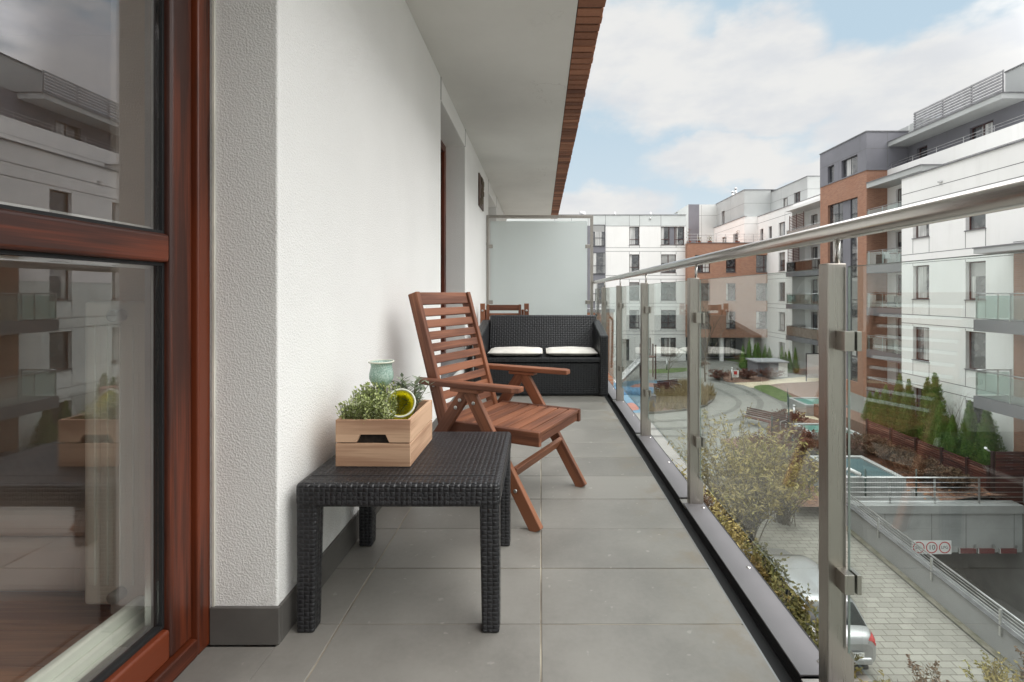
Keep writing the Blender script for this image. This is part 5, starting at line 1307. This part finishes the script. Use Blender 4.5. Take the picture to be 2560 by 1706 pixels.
MB().tube([(0, 0, 0), (0, 0, 2.6)], .03, 8).build('post', M['far_steel'], ps); MB().box(-.2, .2, -.05, -.035, 2.1, 2.6).build('board', plain('sign_blue', (0.03, 0.09, 0.35, 1), .4), ps)
text_mesh('lettering', 'P', .42, wht, ps, (0, -.052, 2.35), (R(90), 0, 0))
# ---------------------------------------------------------------- vegetation
def thuja(name, label, loc, h, r, seed, group=None, n=2600, cat='tree'):
    rg = random.Random(seed); t = thing(name, label, cat, loc, rg.uniform(0, 6), group); t.rotation_euler.x = rg.gauss(0, .025); t.rotation_euler.y = rg.gauss(0, .025)
    ph = [rg.uniform(0, 6.28) for _ in range(6)]
    def rad(z, a):
        s = z / h; base = min(1.0, 1.12 * (1 - s) ** 0.85) * (0.72 + .28 * min(1, s / .12))
        return r * base * (1 + .08 * math.sin(3 * a + ph[0] + 4 * s) + .09 * math.sin(6 * a + ph[1] - 9 * s) + .05 * math.sin(33 * s + ph[2] + 2 * a))
    mb = MB(); sc = max(.042, .056 * h / 2.4)
    for i in range(n):
        s = 1 - math.sqrt(rg.random()); s = s if rg.random() < .9 else rg.random(); z = h * (0.02 + .97 * s); a = rg.uniform(0, 6.283)
        k = rad(z, a) * rg.uniform(.62, 1.04); p = Vector((k * math.cos(a), k * math.sin(a), z))
        d = Vector((math.cos(a) * .8 + rg.gauss(0, .25), math.sin(a) * .8 + rg.gauss(0, .25), rg.uniform(.35, 1.5)))
        tn = Vector((-math.sin(a + rg.gauss(0, .5)), math.cos(a + rg.gauss(0, .5)), rg.gauss(0, .3)))
        leaf(mb, p, d, sc * rg.uniform(.9, 1.8), sc * rg.uniform(.5, .9), d.cross(tn), 0, (p.x + seed, p.y, p.z * 1.5))
    core = []; N = 12
    for j in range(9):
        z = h * (.03 + .9 * j / 8)
        core += [(rad(z, 6.283 * i / N) * .66 * math.cos(6.283 * i / N), rad(z, 6.283 * i / N) * .66 * math.sin(6.283 * i / N), z) for i in range(N)]
    mb.add(core, [(j * N + i, j * N + (i + 1) % N, (j + 1) * N + (i + 1) % N, (j + 1) * N + i) for j in range(8) for i in range(N)], [(p[0] + seed, p[1], p[2]) for p in core])
    mb.build('crown', M['thuja'], t); MB().tube([(0, 0, -.15), (0, 0, h * .5)], [.05, .02], 6).build('trunk', M['bark'], t)
    return t
TH = [(17.0, 18.75, 2.35, .58, 'conifer closest to the tall board fence, broad and pointed'), (16.95, 19.55, 2.35, .50, 'second conifer from the tall board fence, slim and pointed'), (16.7, 20.1, 1.65, .42, 'short conifer between two taller ones near the board fence'),
      (16.8, 20.75, 2.1, .60, 'wide conifer just in front of the tallest one'), (17.0, 21.3, 3.15, .62, 'tallest conifer of the row with a narrow leaning tip'), (17.15, 22.1, 2.85, .46, 'tall slender conifer beside the tallest one'),
      (16.9, 22.75, 2.65, .55, 'conifer with a pointed tip two places beyond the tallest one'), (17.0, 23.6, 2.75, .50, 'tall conifer in the middle of the farther half of the row'), (16.85, 24.3, 2.1, .50, 'bushy conifer above the end of the slat fence'),
      (16.9, 24.9, 1.75, .45, 'low conifer just past the end of the slat fence'), (16.95, 25.5, 1.55, .42, 'lowest and farthest conifer of the near row')]
for i, (x, y, h, r, lab) in enumerate(TH): thuja('conifer_tree', lab, (x * 1.053, y * 1.053, -5.93), h * 1.053, r * 0.92, 20 + i, 'row of conifers above the slat fence', 4600)
far_l = ['left end', 'second', 'third', 'fourth', 'fifth', 'sixth']
FT = [(1708, 2.4), (1720, 3.0), (1733, 2.6), (1745, 2.7), (1757, 2.4), (1770, 2.2)]
for i, (px, h) in enumerate(FT):
    thuja('conifer_tree', ['first conifer of the distant clump, farthest from the white wing', 'tallest conifer of the distant clump behind the kiosk', 'conifer just behind the front corner of the kiosk', 'conifer above the middle of the kiosk roof', 'conifer above the white end of the kiosk', 'short round topped conifer nearest the white wing'][i], ((px - CX) / F * 47.5, 47.5, -6.25), h, .55, 60 + i, 'distant conifers behind the kiosk', 900)
for i, (px, h) in enumerate([(1795, 2.6), (1805, 2.1), (1817, 2.2), (1829, 2.5)]):
    thuja('conifer_tree', ['conifer below the lowest balcony, left edge of its group', 'shorter conifer second in the group below the lowest balcony', 'slim conifer third in the group below the lowest balcony', 'conifer nearest the white terrace panel'][i], ((px - CX) / F * 45, 45, -6.25), h, .42, 70 + i, 'distant conifers below the balconies', 900)

def shrub(name, label, loc, h, spread, nst, lm, seed, nl=14, leafL=.07, leafW=.02, bark='bark', thick=.012, group=None, curve=.5, up=.7, cat='bush', twigs=3, lstart=.3):
    """many stems that fork into twigs, small leaves along the twigs"""
    rg = random.Random(seed); t = thing(name, label, cat, loc, 0, group); st, lf = MB(), MB()
    for i in range(nst):
        a = rg.uniform(0, 6.283); k = rg.random() ** .6; top = Vector((math.cos(a) * spread * k, math.sin(a) * spread * k, h * rg.uniform(.6, 1.0) * (1 - .35 * k * k)))
        b = Vector((rg.gauss(0, .07 * spread), rg.gauss(0, .07 * spread), 0)); c = b.lerp(top, .5) + Vector((-math.cos(a) * spread * k * .18, -math.sin(a) * spread * k * .18, h * .10 * up))
        pts = []
        for s in range(7):
            u = s / 6; q = b * (1 - u) ** 2 + c * 2 * u * (1 - u) + top * u * u; pts.append(q + Vector((rg.gauss(0, .02 * h * u), rg.gauss(0, .02 * h * u), 0)))
        st.tube(pts, [thick * (1 - .85 * s / 6) for s in range(7)], 4, cap=False)
        lines = [(pts, lstart)]
        for w in range(twigs):
            u = rg.uniform(.3, .9); j = int(u * 6); q = pts[j]; d = (pts[min(j + 1, 6)] - pts[max(j - 1, 0)]).normalized()
            d = (d + Vector((rg.gauss(0, .6), rg.gauss(0, .6), rg.uniform(-.1, .6)))).normalized(); L = h * rg.uniform(.12, .28)
            tw = [q, q + d * L * .5 + Vector((0, 0, .02 * h)), q + d * L + Vector((0, 0, rg.uniform(-.03, .05) * h))]
            st.tube(tw, [thick * .4, thick * .28, thick * .15], 3, cap=False); lines.append((tw, .15))
        for ln, s0 in lines:
            n = len(ln) - 1
            for m_ in range(nl):
                u = s0 + (1 - s0) * rg.random(); j = min(n - 1, int(u * n)); q = ln[j].lerp(ln[j + 1], u * n - j)
                leaf(lf, q, (rg.gauss(0, 1), rg.gauss(0, 1), rg.gauss(.1, .7)), leafL * rg.uniform(.6, 1.3), leafW * rg.uniform(.7, 1.3), None, 0, (q.x + seed, q.y, q.z))
    lf.build('foliage', M[lm], t); st.build('branches', M[bark], t)
    return t
shrub('bush', 'big loose twiggy bush with sparse yellowing leaves beside the parked silver car', (6.75, 16.6, zg(16.6)), 4.9, 2.6, 125, 'willow_leaf', 1, 9, .18, .055, 'birch', .02, None, .5, .7, 'bush', 5, .35)
shrub('bush', 'dense twiggy bush behind the big yellowing bush', (8.9, 18.2, zg(18)), 3.4, 1.7, 80, 'willow_leaf', 2, 11, .12, .04, 'birch', .016)
shrub('bush', 'low green leaved bush between the big bush and the red shrubs', (8.6, 20.5, zg(20)), 1.5, 1.5, 60, 'hedge_leaf', 3, 18, .09, .04)
for i, (x, y, h, s, lab) in enumerate(((5.25, 9.3, 2.5, .75, 'dark evergreen hedge bush nearest below the balcony'), (5.3, 10.7, 2.7, .8, 'dark evergreen hedge bush second along below the balcony'), (5.3, 12.2, 2.7, .8, 'dark evergreen hedge bush in front of the silver car bonnet'))):
    shrub('hedge_bush', lab, (x, y, zg(y)), h, s, 90, 'hedge_leaf', 10 + i, 22, .11, .055, group='evergreen hedge below the balcony')
for i, (x, y, h, lab) in enumerate(((5.1, 14.0, 2.9, 'yellow brown leaved bush past the evergreen hedge below the railing'), (5.1, 16.0, 2.6, 'brown and yellow bush in the middle of the row beyond the hedge'), (5.1, 18.4, 2.0, 'small yellow bush at the far end of the row beyond the hedge'))):
    shrub('bush', lab, (x, y, zg(y)), h, .9, 80, 'willow_leaf' if i != 1 else 'brown_leaf', 30 + i, 18, .11, .045, group='yellowing bushes below the railing')
for i, (x, y, h, s, lab) in enumerate(((8.0, 10.3, 1.2, .55, 'sparse young bush in front of the driveway next to the silver car'), (9.5, 10.4, 1.35, .6, 'sparse young bush in the middle of the driveway edge'), (10.6, 10.6, 1.4, .55, 'sparse young bush beside the ramp wall'), (6.9, 10.0, 1.1, .5, 'low brown bush just behind the car bumper'))):
    shrub('young_bush', lab, (x, y, -7.75 + .02), h, s, 15, 'willow_leaf' if i % 2 else 'brown_leaf', 40 + i, 11, .10, .04, 'bark', .010, 'young bushes along the driveway')
for i, (x, y, s, h, lm, lab) in enumerate(((10.4, 23.2, 1.7, 1.3, 'red_leaf', 'reddish barberry shrub beside the park bench'), (12.6, 24.2, 1.5, 1.4, 'red_leaf', 'brightest red shrub in front of the turquoise light well'), (14.4, 23.9, 1.4, 1.3, 'red_leaf', 'red shrub beside the end of the slat fence'), (10.9, 20.9, 1.2, 1.0, 'brown_leaf', 'brownish shrub behind the teal light well'),
        (15.6, 20.3, 1.1, 1.0, 'brown_leaf', 'dry brown shrub at the foot of the slat fence near the board fence'), (15.6, 21.9, 1.1, 1.0, 'brown_leaf', 'dry brown shrub in the middle below the slat fence'), (15.6, 23.5, 1.1, 1.0, 'brown_leaf', 'dry brown shrub at the far half of the slat fence'), (16.0, 19.2, .8, .8, 'brown_leaf', 'small dry shrub in the corner of the two fences'),
        (13.9, 24.0, 1.1, 1.0, 'brown_leaf', 'dry shrub beyond the teal light well'), (14.6, 29.3, 1.4, .9, 'red_leaf', 'red brown shrub between the turquoise light wells'))):
    shrub('bush', lab, (x, y, bedz(x, y) if y < 26 and x > 9.6 else zg(y)), h, s, 110, lm, 100 + i, 20, .10, .045, group=None)
rc = z2(1420, 590)
for i, (dx, dy, lab) in enumerate(((-2.2, .1, 'red brown shrub at the path end of the round bed'), (0.2, .5, 'red brown shrub in the middle of the round bed'), (2.4, .6, 'red brown shrub at the kiosk end of the round bed'))):
    shrub('bush', lab, (rc.x + dx, rc.y + dy, rc.z), 1.0, 1.5, 45, 'red_leaf', 120 + i, 12, .13, .05)
shrub('bush', 'dark bush beside the grey utility kiosk', (z2(1430, 440).x, z2(1430, 440).y, -6.25), 1.2, 1.6, 40, 'brown_leaf', 130, 12, .14, .06)
shrub('bush', 'rounded dry bush at the far edge of the path', tuple(z2(975, 465)), .9, 1.1, 40, 'brown_leaf', 131, 12, .12, .05)
shrub('bush', 'dark leafless bush at the foot of the white back building', (z2(100, 440).x, z2(100, 440).y, -6.3), 3.2, 1.8, 50, 'brown_leaf', 132, 5, .12, .05)
# dry grasses in the island: uncountable blades
gb2 = MB(); rgi = random.Random(9)
ic = sum((Vector(p) for p in isl), Vector()) / len(isl)
import mathutils.geometry as mgeo
cnt = 0
tri = mgeo.tessellate_polygon([[Vector((p.x, p.y, 0)) for p in isl]])
while cnt < 260:
    t_ = tri[rgi.randrange(len(tri))]; a, b, c = (isl[k] for k in t_)
    if rgi.random() > (b - a).cross(c - a).length / 14: continue
    u, w = rgi.random(), rgi.random()
    if u + w > 1: u, w = 1 - u, 1 - w
    p = a + (b - a) * u + (c - a) * w; cnt += 1; hh = rgi.uniform(.45, .95)
    for k in range(26):
        an = rgi.uniform(0, 6.283); d = Vector((math.cos(an) * .45, math.sin(an) * .45, 1)); leaf(gb2, Vector((p.x + rgi.gauss(0, .08), p.y + rgi.gauss(0, .08), zg(p.y) + .02)), d, hh * rgi.uniform(.6, 1.1), .035, None, 0, (p.x, p.y, k * .1))
tag(gb2.build('ornamental_grass', M['grass_blade']), 'dry yellow ornamental grasses filling the island bed inside the curved path', 'grass', kind='stuff')
# fallen leaves and bark in the bed behind the garage rail
lb2 = MB()
for i in range(1500):
    x, y = rgi.uniform(9.8, 16.8), rgi.uniform(GY + .5, 22.5)
    if 11.8 < x < 14.3 and 19.2 < y < 22.1: continue
    leaf(lb2, (x, y, bedz(x, y) + .05), (rgi.gauss(0, 1), rgi.gauss(0, 1), rgi.gauss(0, .3)), .14, .09, (rgi.gauss(0, .4), rgi.gauss(0, .4), 1))
tag(lb2.build('fallen_leaves', leafmat('fallen_red_brown_leaves', (0.16, 0.06, 0.035, 1), (0.38, 0.20, 0.11, 1), None, 4, trans=.1)), 'red brown fallen leaves and bark covering the bed behind the garage railing', 'leaves', kind='stuff')

def bare_tree(label, loc, h, seed, spread=1.0, r0=.07):
    rg = random.Random(seed); t = thing('bare_tree', label, 'tree', loc); tr, cr_ = MB(), MB()
    def grow(mb, p, d, L, r, lev):
        pts = [p]; q = p; dd = d
        for s in range(4): dd = (dd + Vector((rg.gauss(0, .10), rg.gauss(0, .10), .06))).normalized(); q = q + dd * L / 4; pts.append(q)
        mb.tube(pts, [r * (1 - .6 * s / 4) for s in range(5)], 5 if lev < 2 else 3, cap=False)
        if lev == 4: return
        for k in range(3 if lev else 7):
            u = rg.uniform(.35, 1); j = min(3, int(u * 4)); b = pts[j].lerp(pts[j + 1], u * 4 - j)
            nd = (dd + Vector((rg.gauss(0, .75 * spread), rg.gauss(0, .75 * spread), rg.uniform(0, .6)))).normalized(); grow(cr_, b, nd, L * rg.uniform(.42, .62), r * .45, lev + 1)
    grow(tr, Vector((0, 0, -.1)), Vector((.03, 0, 1)), h * .62, r0, 0)
    tr.build('trunk', M['bark'], t); cr_.build('crown', M['bark'], t)
bare_tree('thin bare leafless tree in front of the white back building', (13.6, 41.0, -6.3), 8.2, 5)
bare_tree('small bare tree near the entrance of the white back building', (10.4, 40.5, -6.3), 4.2, 8, 1.2, .05)
bare_tree('slender bare sapling in front of the white block among the conifers', (18.2, 21.6, -5.93), 2.7, 12, .7, .02)
# ---------------------------------------------------------------- silver car, seen from behind
car = thing('parked_car', 'silver hatchback with red tail lights parked on the driveway below the railing', 'car', (6.80, 11.2, -7.744))
def cr1(v0, v1, v2, v3, t): return 0.5 * ((2 * v1) + (-v0 + v2) * t + (2 * v0 - 5 * v1 + 4 * v2 - v3) * t * t + (-v0 + 3 * v1 - 3 * v2 + v3) * t ** 3)
# stations along the length (y): rows of (x, z) from the roof's centre line to the sill
ST = [
 (0.00, [(0, .80), (.50, .80), (.62, .78), (.70, .72), (.72, .60), (.70, .45), (.62, .38)]),
 (0.05, [(0, .92), (.56, .91), (.72, .87), (.80, .76), (.81, .60), (.80, .42), (.70, .30)]),
 (0.16, [(0, 1.03), (.64, 1.01), (.77, .95), (.855, .80), (.87, .60), (.86, .40), (.80, .26)]),
 (0.34, [(0, 1.27), (.61, 1.245), (.76, 1.02), (.885, .84), (.90, .60), (.89, .38), (.84, .24)]),
 (0.56, [(0, 1.475), (.59, 1.44), (.775, 1.04), (.895, .86), (.91, .60), (.90, .36), (.85, .22)]),
 (0.95, [(0, 1.515), (.60, 1.48), (.785, 1.04), (.90, .87), (.915, .60), (.90, .36), (.85, .22)]),
 (1.70, [(0, 1.53), (.61, 1.49), (.79, 1.02), (.90, .86), (.915, .60), (.90, .36), (.85, .22)]),
 (2.45, [(0, 1.49), (.59, 1.45), (.78, 1.00), (.90, .85), (.915, .60), (.90, .36), (.85, .22)]),
 (3.15, [(0, 1.16), (.60, 1.12), (.77, .97), (.90, .83), (.91, .60), (.90, .36), (.85, .22)]),
 (3.45, [(0, 1.00), (.58, .98), (.74, .93), (.89, .80), (.90, .60), (.89, .36), (.84, .22)]),
 (4.05, [(0, .90), (.55, .88), (.70, .84), (.83, .74), (.85, .58), (.84, .38), (.76, .26)]),
 (4.30, [(0, .70), (.45, .69), (.56, .67), (.66, .62), (.70, .54), (.68, .40), (.58, .32)]),
]
NS, NTT = 6, 6
def cpt(s, t):
    """point on the right half of the body, s along stations, t down the section"""
    i = max(0, min(len(ST) - 2, int(s))); f = s - i
    def sec(k, t):
        k = max(0, min(len(ST) - 1, k)); pts = ST[k][1]; j = max(0, min(len(pts) - 2, int(t))); g_ = t - j
        q = [pts[max(0, min(len(pts) - 1, j + d))] for d in (-1, 0, 1, 2)]
        if j == 0: q[0] = (-q[2][0], q[2][1])
        return Vector((cr1(*[a[0] for a in q], g_), ST[k][0], cr1(*[a[1] for a in q], g_)))
    a, b, c, d = (sec(i + k, t) for k in (-1, 0, 1, 2))
    return Vector([cr1(a[m_], b[m_], c[m_], d[m_], f) for m_ in range(3)])
def cpatch(s0, s1, t0, t1, off=0.0, ns=8, nt=8, mirror=True, shape=None):
    mb = MB()
    for sg2 in ((1, -1) if mirror else (1,)):
        v = []
        for i in range(ns + 1):
            for j in range(nt + 1):
                s = s0 + (s1 - s0) * i / ns; t = t0 + (t1 - t0) * j / nt
                if shape: s, t = shape(i / ns, j / nt)
                p = cpt(s, t)
                if off:
                    e = 1e-2; n_ = (cpt(s, t + e) - cpt(s, t - e)).cross(cpt(s + e, t) - cpt(s - e if s > e else s, t))
                    n_.normalize(); 
                    if n_.dot(p - Vector((0, 2.1, .6))) < 0: n_ = -n_
                    p = p + n_ * off
                v.append((p.x * sg2, p.y, p.z))
        fs = [(i * (nt + 1) + j, i * (nt + 1) + j + 1, (i + 1) * (nt + 1) + j + 1, (i + 1) * (nt + 1) + j) for i in range(ns) for j in range(nt)]
        if sg2 < 0: fs = [tuple(reversed(q)) for q in fs]
        mb.add(v, fs, None, 0, True)
    return mb
def paint():
    m, t, p, o = newmat('silver_paint'); v = coords(t, 'obj'); n = t.noise(v, 900, 1)
    t.l.new(t.mix(n, (0.33, 0.335, 0.345, 1), (0.46, 0.465, 0.475, 1)), p.inputs['Base Color']); p.inputs['Metallic'].default_value = 0.55; p.inputs['Roughness'].default_value = 0.33
    p.inputs['Coat Weight'].default_value = 1.0; p.inputs['Coat Roughness'].default_value = 0.04; return m
cp_ = paint(); cgl = plain('car_window', (0.02, 0.024, 0.026, 1), 0.05, spec=0.45, var=.02); blkp = plain('black_trim', (0.015, 0.015, 0.016, 1), 0.45)
body = cpatch(0, len(ST) - 1, 0, 6, 0, 66, 36)
cap = [cpt(0, 6 * j / 24) for j in range(25)]
for sg2 in (1, -1):
    body.add([(0, 0.0, .40)] + [(q.x * sg2, q.y - .0, q.z) for q in cap], [(0, i + 1, i + 2) if sg2 < 0 else (0, i + 2, i + 1) for i in range(24)] + [])
body = body.build('body', cp_, car)
cpatch(2.30, 3.86, 0.0, 1.0, .006, 10, 10, shape=lambda a, b: (2.32 + 1.50 * a, (0.93 + .28 * (1 - a)) * b)).build('rear_window', cgl, car)
cpatch(4.2, 8.0, 1.10, 1.88, .004, 30, 8).build('side_window', cgl, car)
cpatch(7.12, 8.6, 0, .98, .006, 10, 10).build('windscreen', cgl, car)
def tl_shape(a, b): return (0.70 + 1.75 * a, 1.30 + .45 * a + (1.75 - .55 * a) * b)
red_l = plain('red_tail_lens', (0.50, 0.02, 0.025, 1), 0.12, coat=.8, var=.25, vs=40)
for sg2 in (1, -1):
    mb = cpatch(0, 1, 0, 1, .012, 12, 10, False, tl_shape)
    if sg2 < 0:
        mb.v = [(-p[0], p[1], p[2]) for p in mb.v]; mb.f = [tuple(reversed(q)) for q in mb.f]
    tlq = mb.build('tail_light', red_l, car)
    mb = cpatch(0, 1, 0, 1, .016, 6, 4, False, lambda a, b: (1.05 + .5 * a, 2.62 + .22 * b))
    if sg2 < 0: mb.v = [(-p[0], p[1], p[2]) for p in mb.v]; mb.f = [tuple(reversed(q)) for q in mb.f]
    mb.build('reverse_lens', plain('clear_lens', (0.65, 0.62, 0.6, 1), .1), tlq)
seam = cpatch(0.20, 1.35, 1.55, 1.62, .004, 12, 2); seam.build('hatch_seam', blkp, car)
bm = MB(); bm.box(-.70, .70, -.045, .15, .34, .50); bm.build('bumper', cp_, car, False, .05, 4)
MB().box(-.60, .60, -.03, .15, .24, .338).build('lower_trim', blkp, car, False, .02)
MB().lathe([(0, .012), (.03, .010), (.042, .004), (.044, 0)], 20).build('round_emblem', M['pin'], car, False, loc=(0, -.0, .72)).rotation_euler = (R(90), 0, 0)
npl = MB().box(-.26, .26, -.06, -.048, .50, .615).build('number_plate', plain('white_plate', (.75, .75, .73, 1), .4), car, False, .002)
npl.location = (.22, 0, .03)
text_mesh('lettering', '872C', .115, blk, npl, (.06, -.0612, .557), (R(90), 0, 0))
text_mesh('lettering', 'J', .115, blk, npl, (.235, -.0612, .557), (R(90), 0, 0)) if False else None
ae = MB().tube([(0, .9, 1.515), (0.0, .62, 1.66)], [.008, .004], 6).build('aerial', blkp, car)
for sg2 in (1, -1):
    for y in (.85, 3.45):
        wv = thing('wheel', None, None, (sg2 * .80, y, .315)); wv.parent = car
        o = MB().lathe([(.20, -.10), (.30, -.105), (.315, -.08), (.315, .08), (.30, .105), (.20, .10)], 28).build('tyre', M['black'], wv); o.rotation_euler = (0, R(90), 0)
        o = MB().lathe([(0, .09), (.06, .09), (.19, .075), (.21, .10), (.21, -.10), (0, -.10)], 20).build('rim', M['far_steel'], wv); o.rotation_euler = (0, R(90 * sg2), 0)
# ---------------------------------------------------------------- sky, sun, camera
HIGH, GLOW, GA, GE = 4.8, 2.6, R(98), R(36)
SUN_EL, SUN_AZ = R(46), R(120)                 # azimuth from +Y (north) clockwise
world = bpy.data.worlds.new('World'); scene.world = world; world.use_nodes = True
t = NT(world.node_tree); t.n.clear()
wo = t.node('ShaderNodeOutputWorld')
sky = t.node('ShaderNodeTexSky', sky_type='NISHITA'); sky.sun_disc = False; sky.sun_elevation = SUN_EL; sky.sun_rotation = SUN_AZ; sky.air_density = 1.0; sky.dust_density = 1.2; sky.ozone_density = 1.5
bg = t.node('ShaderNodeBackground'); t.l.new(sky.outputs[0], bg.inputs[0]); bg.inputs[1].default_value = 0.105
d = t.node('ShaderNodeTexCoord').outputs['Generated']; sp = t.node('ShaderNodeSeparateXYZ'); t.l.new(d, sp.inputs[0])
az = t.m('ARCTAN2', sp.outputs[0], sp.outputs[1]); el = t.m('ARCSINE', sp.outputs[2])
cv = t.node('ShaderNodeCombineXYZ'); t.l.new(az, cv.inputs[0]); t.l.new(t.m('MULTIPLY', el, 1.7), cv.inputs[1]); sv = cv.outputs[0]
n1 = t.noise(sv, 4.2, 7, 0.56); n2 = t.noise(sv, 11.0, 6, 0.6); n3 = t.noise(sv, 2.0, 3, 0.5)
w = t.m('MULTIPLY', t.m('SUBTRACT', n1, 0.5), 2.3); w2 = t.m('MULTIPLY', t.m('SUBTRACT', n2, 0.5), 0.9)
wx = t.m('MULTIPLY', t.m('SUBTRACT', t.noise(sv, 5.0, 4), 0.5), 0.16); wy = t.m('MULTIPLY', t.m('SUBTRACT', t.noise(t.scaled(sv, (1.3, 1.3, 1)), 6.1, 4), 0.5), 0.12)
azw = t.m('ADD', az, wx); elw = t.m('ADD', el, wy)
def ang(px, py):
    a = math.atan((px - CX) / F); return a, math.atan((CY - py) / F * math.cos(a))
def blob(px, py, rx, ry):
    a0, e0 = ang(px, py); a1 = ang(px + rx, py)[0]; e1 = ang(px, py - ry)[1]
    x = t.m('DIVIDE', t.m('SUBTRACT', azw, a0), abs(a1 - a0)); y = t.m('DIVIDE', t.m('SUBTRACT', elw, e0), abs(e1 - e0))
    return t.m('SUBTRACT', 1.0, t.m('SQRT', t.m('ADD', t.m('MULTIPLY', x, x), t.m('MULTIPLY', y, y))))
cl = None
for b in ((1560, 190, 260, 110), (1420, 100, 200, 130), (1820, 210, 330, 100), (2120, 200, 330, 130), (1740, 110, 130, 90), (2230, 110, 260, 100), (2040, 290, 240, 60), (1660, 375, 190, 62), (1400, 480, 150, 50), (1830, 400, 80, 34)):
    q = blob(*b); cl = q if cl is None else t.m('MAXIMUM', cl, q)
inview = t.m('MULTIPLY', t.ramp(az, 1.0, 0.8), t.m('MULTIPLY', t.ramp(el, 0.62, 0.5), t.ramp(az, -0.1, 0.05)))
cl = t.m('MULTIPLY', t.m('MINIMUM', cl, 0.55), 1.9)
field = t.m('ADD', cl, t.m('ADD', w, w2))
gen = t.m('ADD', t.m('MULTIPLY', t.m('SUBTRACT', n3, 0.36), 4.0), t.m('ADD', w, w2))
fld = t.m('ADD', t.m('MULTIPLY', field, inview), t.m('MULTIPLY', gen, t.m('SUBTRACT', 1.0, inview)))
mask = t.ramp(fld, -0.65, 0.65)
shade = t.ramp(t.m('ADD', t.m('MULTIPLY', t.noise(t.scaled(sv, (1, 1.5, 1)), 6.0, 5, 0.55), 0.75), t.m('MULTIPLY', t.noise(sv, 14.0, 4), 0.25)), 0.40, 0.64)
ccol = t.mix(shade, (0.61, 0.605, 0.592, 1), (0.53, 0.54, 0.555, 1))
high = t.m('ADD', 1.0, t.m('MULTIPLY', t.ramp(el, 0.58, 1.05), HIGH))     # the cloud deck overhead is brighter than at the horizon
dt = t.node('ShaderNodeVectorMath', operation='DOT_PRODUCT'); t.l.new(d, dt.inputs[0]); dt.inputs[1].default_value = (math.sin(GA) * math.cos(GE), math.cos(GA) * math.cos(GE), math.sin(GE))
glow = t.m('MULTIPLY', t.ramp(dt.outputs['Value'], 0.58, 1.0), GLOW)      # unseen brighter sky added on the right to light the balcony wall
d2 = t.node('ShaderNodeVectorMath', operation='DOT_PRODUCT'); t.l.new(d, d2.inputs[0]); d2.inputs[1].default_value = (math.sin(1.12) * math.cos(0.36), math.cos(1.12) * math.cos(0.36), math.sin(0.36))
glow = t.m('ADD', glow, t.m('MULTIPLY', t.ramp(d2.outputs['Value'], 0.945, 0.998), 7.0))  # second bright patch added out of view to brighten the door glass reflection
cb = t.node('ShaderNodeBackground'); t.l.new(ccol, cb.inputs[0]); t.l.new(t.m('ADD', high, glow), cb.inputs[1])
hz = t.node('ShaderNodeBackground'); t.l.new(t.mix(t.ramp(el, 0.02, 0.45), (0.72, 0.80, 0.83, 1), (0.56, 0.71, 0.80, 1)), hz.inputs[0]); hz.inputs[1].default_value = 0.74
m1 = t.node('ShaderNodeMixShader'); m1.inputs[0].default_value = 0.8; t.l.new(bg.outputs[0], m1.inputs[1]); t.l.new(hz.outputs[0], m1.inputs[2])
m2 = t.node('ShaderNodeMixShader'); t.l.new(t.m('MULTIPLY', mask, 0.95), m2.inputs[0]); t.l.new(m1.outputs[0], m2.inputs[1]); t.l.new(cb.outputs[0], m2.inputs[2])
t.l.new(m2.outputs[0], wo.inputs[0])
sl = bpy.data.lights.new('sun', 'SUN'); sl.energy = 1.0; sl.angle = R(60); sl.color = (1.0, 0.94, 0.86)
so_ = bpy.data.objects.new('sun', sl); COL.objects.link(so_)
sd = Vector((math.sin(SUN_AZ) * math.cos(SUN_EL), math.cos(SUN_AZ) * math.cos(SUN_EL), math.sin(SUN_EL)))
so_.rotation_euler = (-sd).to_track_quat('-Z', 'Y').to_euler(); so_.location = (10, -10, 30)
cam = bpy.data.cameras.new('camera'); cam.sensor_width = 36; cam.lens = 36 * F / 2353.0
cam.shift_x = -(CX - 1176.5) / 2353.0; cam.shift_y = -(784 - CY) / 2353.0; cam.clip_end = 3000; cam.clip_start = 0.02
co = bpy.data.objects.new('camera', cam); COL.objects.link(co); co.location = (0, 0, CAMZ); co.rotation_euler = (R(90), 0, 0)
scene.camera = co
vs = scene.view_settings; vs.view_transform = 'Standard'; vs.look = 'None'; vs.exposure = 0.5; vs.gamma = 1.0
scene.render.engine = 'CYCLES'
cy = scene.cycles
cy.max_bounces = 10; cy.diffuse_bounces = 4; cy.glossy_bounces = 5; cy.transmission_bounces = 6; cy.transparent_max_bounces = 24; cy.use_denoising = True; cy.sample_clamp_indirect = 6.0; cy.caustics_reflective = False; cy.caustics_refractive = False
